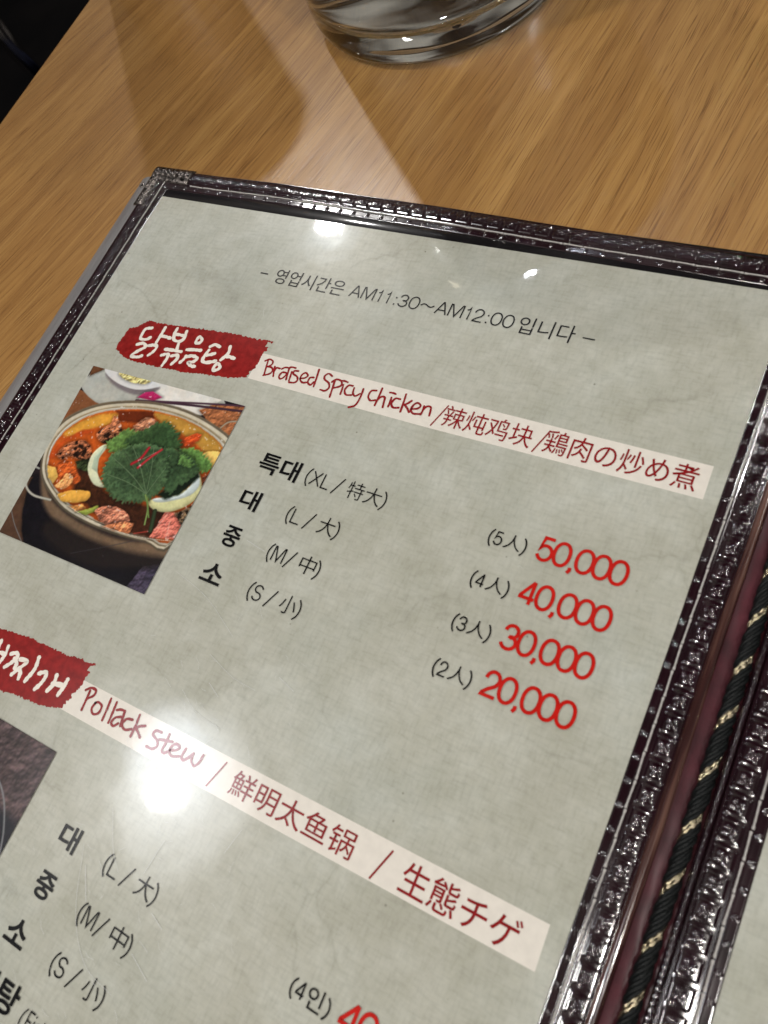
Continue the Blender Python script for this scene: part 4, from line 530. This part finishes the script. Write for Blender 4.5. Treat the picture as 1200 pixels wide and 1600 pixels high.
# plain sans-serif letters and figures as pen paths in a unit box (x 0..w, y 0..1)
def arc(cx, cy, rx, ry, a0, a1, n=14, p=1.0):
    o = []
    for i in range(n+1):
        A = math.radians(a0+(a1-a0)*i/n); c, s = math.cos(A), math.sin(A)
        o.append((cx+rx*math.copysign(abs(c)**p, c), cy+ry*math.copysign(abs(s)**p, s)))
    return o
G = {
 '0': (.62, [arc(.31, .5, .31, .5, 90, 450, 32, .92)]),
 '1': (.36, [[(.02, .78), (.14, .80), (.25, .88), (.29, 1.0), (.29, 0)]]),
 '2': (.60, [[(.03, .68)]+arc(.30, .70, .27, .30, 165, -20, 12)+[(.48, .46), (.22, .26), (.05, .08), (.03, 0), (.60, 0)]]),
 '3': (.60, [[(.03, .74)]+arc(.29, .74, .26, .26, 160, -80, 12)+[(.22, .53)], [(.30, .53)]+arc(.29, .27, .30, .27, 75, -165, 14)]),
 '4': (.62, [[(.62, .25), (.02, .25), (.02, .32), (.46, 1.0)], [(.46, 1.0), (.46, 0)]]),
 '5': (.60, [[(.54, 1.0), (.14, 1.0), (.06, .50)]+arc(.29, .33, .30, .33, 125, -160, 16)]),
 'A': (.70, [[(0, 0), (.33, 1), (.37, 1), (.70, 0)], [(.11, .33), (.59, .33)]]),
 'M': (.80, [[(.02, 0), (.02, 1), (.10, 1), (.40, .04), (.70, 1), (.78, 1), (.78, 0)]]),
 'X': (.66, [[(0, 0), (.62, 1)], [(.04, 1), (.66, 0)]]),
 'L': (.55, [[(.03, 1), (.03, 0), (.55, 0)]]),
 'F': (.5, [[(.03, 0), (.03, 1), (.50, 1)], [(.03, .53), (.44, .53)]]),
 'i': (.1, [[(.05, 0), (.05, .72)], [(.05, .9), (.05, 1)]]),
 's': (.4, [arc(.2, .54, .18, .17, 20, 270, 10)+arc(.2, .19, .19, .18, 90, -160, 10)]),
 'h': (.4, [[(.03, 0), (.03, 1)], [(.03, .45)]+arc(.2, .50, .17, .2, 160, 0, 8)+[(.37, 0)]]),
 'S': (.60, [arc(.30, .75, .27, .25, 15, 255, 14)+arc(.30, .26, .29, .26, 80, -165, 16)]),
 '(': (.20, [[(.20, 1.12), (.07, .85), (.01, .45), (.07, .05), (.20, -.22)]]),
 ')': (.20, [[(0, 1.12), (.13, .85), (.19, .45), (.13, .05), (0, -.22)]]),
 '/': (.40, [[(0, -.16), (.40, 1.1)]]),
 ':': (.10, [[(.05, .0), (.05, .13)], [(.05, .58), (.05, .71)]]),
 '~': (.70, [[(.0, .42), (.12, .56), (.26, .56), (.44, .42), (.58, .42), (.70, .56)]]),
 '-': (.5, [[(0, .5), (.5, .5)]]),
 ',': (.18, [[(.10, .06), (.12, -.06), (.02, -.20)]]),
}
ROUND = set('()~Ss')
def pen(lst, ch, x0, x1, y0, y1):
    """fit one character's paths into x0..x1 (its ink width), y0..y1 (its cap height)"""
    wd, ps = G[ch]
    for p in ps:
        q = [(x0+a/wd*(x1-x0), y0+b*(y1-y0)) for a, b in p]
        lst.append([tuple(v) for v in (smooth_line(q, 4) if ch in ROUND else q)])
def penrow(items, y0, y1):
    l = []
    for ch, x0, x1 in items: pen(l, ch, x0, x1, y0, y1)
    return l
def letters(name, lst, wd, m, cap='butt'): return strokes(name, lst, wd, m, False, cap)

# cream strips and red brush banners
ngon("cream_strip", [(70, -47.3), (193.1, -47.2), (193.25, -55.4), (125.7, -56.1), (70, -55.9)], m_strip)
ngon("cream_strip", [(64, -146.8), (116.5, -146.4), (192.9, -145.6), (193.1, -154.0), (131.7, -154.9), (64, -155.3)], m_strip)
def ragged(pts, amp):
    out = []; n = len(pts)
    for i in range(n):
        a = Vector(pts[i]); b = Vector(pts[(i+1) % n]); k = max(1, int((b-a).length/.28))
        nn = Vector((-(b-a).y, (b-a).x)); nn = nn.normalized() if nn.length else nn
        for j in range(k):
            p = a+(b-a)*j/k; out.append(tuple(p+nn*amp*(noise.noise(Vector((p.x*1.7, p.y*1.7, 3)))+.7*noise.noise(Vector((p.x*5, p.y*5, 9))))))
    return out
ngon("red_banner", ragged(D['blob1'], .45), m_banner)
ngon("red_banner", ragged(D['blob2'], .45), m_banner)
strokes("brush_lettering", D['hangul1'], 1.08, m_white, vary=.45)
strokes("brush_lettering", D['hangul2'], 1.15, m_white, vary=.45)
strokes("hand_lettering", D['braised'], .58, m_dred, vary=.25)
strokes("hand_lettering", D['pollack'], .66, m_dred, vary=.25)
letters("slash", [[(127.5, -55.4), (129.8, -48.8)]], .36, m_dred); letters("slash", [[(154.2, -55.1), (156.5, -48.6)]], .36, m_dred)
letters("slash", [[(115.2, -154.2), (117.45, -147.6)]], .36, m_dred); letters("slash", [[(157.95, -154.1), (160.35, -147.3)]], .42, m_dred)
glyphs("printed_words", "辣炖鸡块", 129.8, 153.1, -54.6, -48.65, m_dred, 0)
glyphs("printed_words", "鶏肉の炒め煮", 156.2, 191.0, -54.4, -48.2, m_dred, .002)
glyphs("printed_words", "鮮明太鱼锅", 120.6, 152.6, -153.3, -147.7, m_dred, .002)
glyphs("printed_words", "生態チゲ", 163.9, 188.7, -153.5, -147.3, m_dred, .004)

# opening hours line
letters("dash", [[(55.1, -21.75), (57.9, -21.75)]], .42, m_black); letters("dash", [[(154.8, -22.15), (157.9, -22.15)]], .36, m_black)
glyphs("printed_words", "영업시간은", 60.8, 84.9, -24.3, -19.05, m_black, -.001)
glyphs("printed_words", "입니다", 138.0, 152.8, -24.5, -19.3, m_black, -.001)
y0, y1 = -23.6, -19.85
l = penrow([('A', 87.3, 90.5), ('M', 91.1, 95.0), ('1', 95.9, 97.1), ('1', 98.6, 99.8), (':', 101.6, 102.0), ('3', 103.0, 105.5), ('0', 106.2, 109.0), ('~', 109.6, 113.6),
            ('A', 114.4, 117.6), ('M', 118.2, 122.1), ('1', 123.0, 124.2), ('2', 125.4, 128.0), (':', 129.1, 129.5), ('0', 130.4, 133.1), ('0', 133.7, 136.4)], y0, y1)
letters("printed_hours", l, .385, m_black)

# size rows
def sizes(x0, rows, dx=0.0):
    pass
ROWS = [(-74.95, '특대', 87.0, 99.6, 'XL', '特大', 0), (-86.0, '대', 87.0, 92.9, 'L', '大', 0), (-96.7, '중', 87.5, 92.7, 'M', '中', 0), (-107.3, '소', 87.0, 93.5, 'S', '小', 0),
        (-175.5, '대', 86.4, 92.0, 'L', '大', -1.1), (-186.5, '중', 86.6, 91.9, 'M', '中', -1.3), (-197.4, '소', 85.5, 91.6, 'S', '小', -1.7)]
for (yt, ko, a, b_, la, cj, dx) in ROWS:
    hgt = 5.6 if ko != '소' else 5.2
    glyphs("printed_size", ko, a, b_, yt-hgt-(.25 if ko == '특대' else 0), yt, m_black, .020)
    cb, ct = yt-4.72, yt-.95
    l = []
    pen(l, '(', 101.95+dx, 103.0+dx, cb, ct)
    if la == 'XL':
        pen(l, 'X', 103.5, 106.3, cb, ct); pen(l, 'L', 106.9, 109.1, cb, ct); pen(l, '/', 110.4, 112.7, cb, ct); pen(l, ')', 124.3, 125.4, cb, ct)
        letters("printed_size", l, .36, m_black); glyphs("printed_size", cj, 114.4, 124.0, yt-5.05, yt-.35, m_black, -.006)
    else:
        w_ = {'L': 2.6, 'M': 3.3, 'S': 2.35}[la]
        pen(l, la, 103.45+dx, 103.45+w_+dx, cb, ct); pen(l, '/', 107.5+dx, 109.7+dx, cb, ct); pen(l, ')', 116.2+dx, 117.3+dx, cb, ct)
        letters("printed_size", l, .36, m_black); glyphs("printed_size", cj, 111.5+dx, 116.0+dx, yt-5.0, yt-.3, m_black, -.006)
# price rows
for i, (d0, yt) in enumerate((('5', -74.0), ('4', -84.6), ('3', -95.25), ('2', -106.0))):
    yb = yt-5.85; l = []
    cb, ct = yt-5.45, yt-2.35
    pen(l, '(', 152.9, 153.75, cb-.1, ct); pen(l, d0, 154.2, 156.0, cb, ct); pen(l, ')', 160.9, 161.75, cb-.1, ct)
    letters("printed_portion", l, .35, m_black); glyphs("printed_portion", "人", 156.6, 160.6, yt-5.6, yt-1.95, m_black, -.004)
    l = []
    for ch, a, b_ in ((d0, 164.5, 167.7), ('0', 168.1, 171.5), (',', 172.0, 172.7), ('0', 173.2, 176.7), ('0', 176.95, 180.4), ('0', 180.65, 184.1)):
        pen(l, ch, a, b_, yb+.3, yt-.3)
    letters("printed_price", l, .76, m_red)
l = []; pen(l, '(', 151.9, 152.8, -179.5, -176.6); pen(l, '4', 153.2, 155.0, -179.4, -176.3); pen(l, ')', 159.9, 160.8, -179.5, -176.6)
letters("printed_portion", l, .34, m_black); glyphs("printed_portion", "인", 155.7, 159.1, -179.9, -175.8, m_black, .0)
l = []
for ch, a, b_ in (('4', 163.3, 166.9), ('0', 167.2, 170.6), (',', 171.1, 171.8), ('0', 172.3, 175.8), ('0', 176.05, 179.5), ('0', 179.75, 183.2)):
    pen(l, ch, a, b_, -179.8, -174.6)
letters("printed_price", l, .76, m_red)
glyphs("printed_words", "분탕", 84.5, 97.3, -214.2, -207.9, m_black, .018)
l = []; pen(l, '(', 99.6, 100.5, -214.2, -210.6); pen(l, 'F', 101.2, 102.7, -214.0, -210.2); pen(l, 'i', 103.1, 103.4, -214.0, -210.2); pen(l, 's', 103.8, 105.1, -214.0, -210.2); pen(l, 'h', 105.6, 106.9, -214.0, -210.2)
letters("printed_words", l, .28, m_black)

# printed dish photographs: small coloured cells on a flat print
def fbm(h, w_, cells, oct_=4, seed=0):
    g = np.random.default_rng(seed); out = np.zeros((h, w_)); amp = 1; tot = 0
    for o_ in range(oct_):
        c = cells*2**o_; r_ = g.random((c+2, c+2)); yi = np.linspace(0, c, h); xi = np.linspace(0, c, w_)
        y0_ = yi.astype(int); x0_ = xi.astype(int); fy = (yi-y0_)[:, None]; fx = (xi-x0_)[None]
        fy = fy*fy*(3-2*fy); fx = fx*fx*(3-2*fx)
        a_ = r_[y0_][:, x0_]; b2 = r_[y0_][:, x0_+1]; c_ = r_[y0_+1][:, x0_]; d_ = r_[y0_+1][:, x0_+1]
        out += amp*((a_*(1-fx)+b2*fx)*(1-fy)+(c_*(1-fx)+d_*fx)*fy); tot += amp; amp *= .6
    return out/tot-.5
def paint(name, quad, ops, w_=400, h_=390, base=(60, 50, 50)):
    u_, v_ = np.meshgrid(np.linspace(0, 1, w_), np.linspace(0, 1, h_))
    q = np.array(quad)
    X = (1-v_)*((1-u_)*q[0][0]+u_*q[1][0])+v_*((1-u_)*q[3][0]+u_*q[2][0])
    Y = (1-v_)*((1-u_)*q[0][1]+u_*q[1][1])+v_*((1-u_)*q[3][1]+u_*q[2][1])
    n1_ = fbm(h_, w_, 14, 5, 1); n2_ = fbm(h_, w_, 60, 3, 2); n3_ = fbm(h_, w_, 9, 4, 3)
    XX = X+n2_*.35+n1_*.5; YY = Y+fbm(h_, w_, 60, 3, 5)*.35+fbm(h_, w_, 14, 5, 6)*.5
    img = np.ones((h_, w_, 3))*np.array(base, float)
    for op in ops:
        k, c, p, f, pts = op
        if k == 'p' and len(pts) > 5: pts = [tuple(a_) for a_ in smooth_line([tuple(a_) for a_ in pts]+[tuple(pts[0])], 4)][:-1]
        if k == 'p' and p == .21 and f < 2:
            pts = [(x_+(.22 if q_ % 4 < 2 else -.22)*(1 if q_ % 3 else -.6), y_+(.2 if q_ % 4 < 2 else -.2)) for q_, (x_, y_) in enumerate(ragged(pts, .8))]
        pts = np.array(pts)
        if k == 'p':
            dmin = np.full(X.shape, 1e9); ins = np.zeros(X.shape, bool); n = len(pts)
            lo = pts.min(0)-f-1; hi = pts.max(0)+f+1
            bb = (X > lo[0]) & (X < hi[0]) & (Y > lo[1]) & (Y < hi[1])
            ys_, xs_ = np.where(bb)
            if len(ys_) == 0: continue
            sl = (slice(ys_.min(), ys_.max()+1), slice(xs_.min(), xs_.max()+1)); x = XX[sl] if p > .15 else X[sl]; y = YY[sl] if p > .15 else Y[sl]
            dm = np.full(x.shape, 1e9); ins = np.zeros(x.shape, bool)
            for i in range(n):
                x1_, y1_ = pts[i]; x2_, y2_ = pts[(i+1) % n]
                c1 = ((y1_ > y) != (y2_ > y)) & (x < (x2_-x1_)*(y-y1_)/(y2_-y1_+1e-12)+x1_); ins ^= c1
                L2 = (x2_-x1_)**2+(y2_-y1_)**2+1e-9; t_ = np.clip(((x-x1_)*(x2_-x1_)+(y-y1_)*(y2_-y1_))/L2, 0, 1)
                dm = np.minimum(dm, np.hypot(x-x1_-t_*(x2_-x1_), y-y1_-t_*(y2_-y1_)))
            sd = np.where(ins, dm, -dm); fw = .14*f
            al = np.clip(sd/fw/2+.5, 0, 1)[..., None]
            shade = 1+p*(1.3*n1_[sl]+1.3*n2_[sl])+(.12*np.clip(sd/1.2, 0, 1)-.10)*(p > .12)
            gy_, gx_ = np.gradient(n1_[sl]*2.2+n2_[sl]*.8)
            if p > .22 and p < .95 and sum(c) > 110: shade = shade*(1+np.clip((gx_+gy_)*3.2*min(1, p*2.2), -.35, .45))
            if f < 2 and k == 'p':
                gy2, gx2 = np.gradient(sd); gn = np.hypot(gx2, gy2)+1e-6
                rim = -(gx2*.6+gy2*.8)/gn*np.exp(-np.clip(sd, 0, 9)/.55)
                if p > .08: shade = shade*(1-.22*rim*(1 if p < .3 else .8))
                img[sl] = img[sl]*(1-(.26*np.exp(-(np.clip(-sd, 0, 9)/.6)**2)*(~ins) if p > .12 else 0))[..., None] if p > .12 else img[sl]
            if p >= .8:
                shade = shade*np.where(n2_[sl]+n1_[sl] < -.07, .45, 1)
            col = np.array(c, float)*shade[..., None]*(1+.08*n3_[sl][..., None]*np.array([1, 0, -1]))
            if p == .21:   # leaf texture: finer ribs
                col = col*(1.25-.35*np.clip(sd/4, 0, 1))[..., None]
                col = col*(1+.6*fbm(h_, w_, 80, 2, 8)[sl][..., None])
            img[sl] = img[sl]*(1-al)+col*al
        else:
            dm = np.full(X.shape, 1e9); sp = smooth_line([tuple(a_) for a_ in pts], 6)
            for i in range(len(sp)-1):
                x1_, y1_ = sp[i]; x2_, y2_ = sp[i+1]; L2 = (x2_-x1_)**2+(y2_-y1_)**2+1e-9
                t_ = np.clip(((X-x1_)*(x2_-x1_)+(Y-y1_)*(y2_-y1_))/L2, 0, 1); dm = np.minimum(dm, np.hypot(X-x1_-t_*(x2_-x1_), Y-y1_-t_*(y2_-y1_)))
            hw = max(p/2, .1)
            al = np.clip((hw-dm)/.16+.5, 0, 1)[..., None]*(.8 if p < .35 else 1)
            sh = 1.15-.45*np.clip(dm/hw, 0, 1)
            img = img*(1-al)+np.array(c, float)*sh[..., None]*al
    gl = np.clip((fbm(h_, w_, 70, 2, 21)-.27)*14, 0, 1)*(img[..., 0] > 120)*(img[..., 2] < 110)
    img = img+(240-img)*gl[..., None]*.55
    gr_ = img.mean(-1, keepdims=True); img = gr_+(img-gr_)*.86
    img = np.clip(img+rng.normal(0, 2.0, img.shape), 2, 250)/255
    k_ = np.pad(img, ((1, 1), (1, 1), (0, 0)), mode='edge')
    img = .4*img+.15*(k_[:-2, 1:-1]+k_[2:, 1:-1]+k_[1:-1, :-2]+k_[1:-1, 2:])
    li = np.where(img < .04045, img/12.92, ((img+.055)/1.055)**2.4)
    li = np.clip(li*1.05, 0, .92)
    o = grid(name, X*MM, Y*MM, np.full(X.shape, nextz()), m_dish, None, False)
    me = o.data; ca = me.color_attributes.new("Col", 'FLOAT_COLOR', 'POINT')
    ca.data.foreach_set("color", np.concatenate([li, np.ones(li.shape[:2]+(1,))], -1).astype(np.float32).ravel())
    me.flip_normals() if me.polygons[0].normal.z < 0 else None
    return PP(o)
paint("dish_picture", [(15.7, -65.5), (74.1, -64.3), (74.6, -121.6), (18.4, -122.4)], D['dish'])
ops2 = [['p', (74, 58, 58), .3, 5, [(14, -160), (76, -160), (76, -185), (40, -182), (14, -180)]],
        ['p', (30, 30, 38), .3, 8, [(14, -186), (50, -180), (76, -182), (76, -224), (14, -224)]],
        ['l', (130, 130, 132), .5, 0, [(50, -172), (64, -177), (71, -184), (75, -192)]], ['l', (96, 96, 104), .35, 0, [(48, -176), (62, -181), (70, -189)]],
        ['p', (84, 130, 40), .35, 2, [(60, -184), (68, -185.5), (71, -188), (66, -190), (60, -189)]],
        ['p', (60, 100, 30), .35, 2, [(52, -190), (66, -191), (67, -197), (54, -200)]], ['p', (190, 170, 120), .5, 2, [(40, -196), (62, -199), (60, -212), (40, -214)]]]
paint("dish_picture", [(15.7, -164.6), (74.15, -164.2), (74.1, -221.0), (17.5, -221.0)], ops2, 260, 250)

# scratches in the film
m_scr = mat("film_scratch", (.60, .61, .61), .35); 
SCR = [[(93.5, -177.5), (100, -190), (108, -197), (117, -198.5)], [(96, -168), (101, -175), (105, -178.5)], [(96.5, -181), (101, -187)], [(117, -181.5), (121, -183)], [(80, -113), (92, -116), (104, -122)],
       [(100.5, -128), (109, -130.5), (116, -131)], [(104, -134), (108, -136)], [(120, -126), (125, -127.5)], [(112, -168), (111, -176)], [(128, -158), (126.5, -164)], [(95, -99), (101, -100)], [(117, -190), (123, -192.5)], [(98, -138), (104, -141), (112, -142)]]
V = []; F = []
for p in SCR: ribbon(V, F, smooth_line(p), .055 if len(p) > 2 else .075, 'butt')
R2 = random.Random(5)
for _ in range(130):
    cx, cy = (R2.gauss(106, 14), R2.gauss(-166, 24)) if R2.random() < .7 else (R2.uniform(5, 190), R2.uniform(-210, -4))
    A = R2.choice((R2.uniform(0, 3.14), R2.gauss(2.5, .3))); ln = R2.uniform(.4, 3.2); bnd = R2.uniform(-.15, .15)
    d_ = Vector((math.cos(A), math.sin(A))); q_ = Vector((-d_.y, d_.x)); c_ = Vector((cx, cy))
    ribbon(V, F, [c_-d_*ln/2, c_+q_*bnd*ln, c_+d_*ln/2], R2.uniform(.025, .055), 'butt')
for _ in range(70):
    c_ = Vector((R2.uniform(4, 193), R2.uniform(-210, -3))); rr_ = R2.uniform(.04, .11)
    ribbon(V, F, [c_, c_+Vector((rr_, rr_*.4))], rr_, 'butt')
PP(mesh("scratches", V, fixup(V, F), m_scr))["kind"] = "stuff"
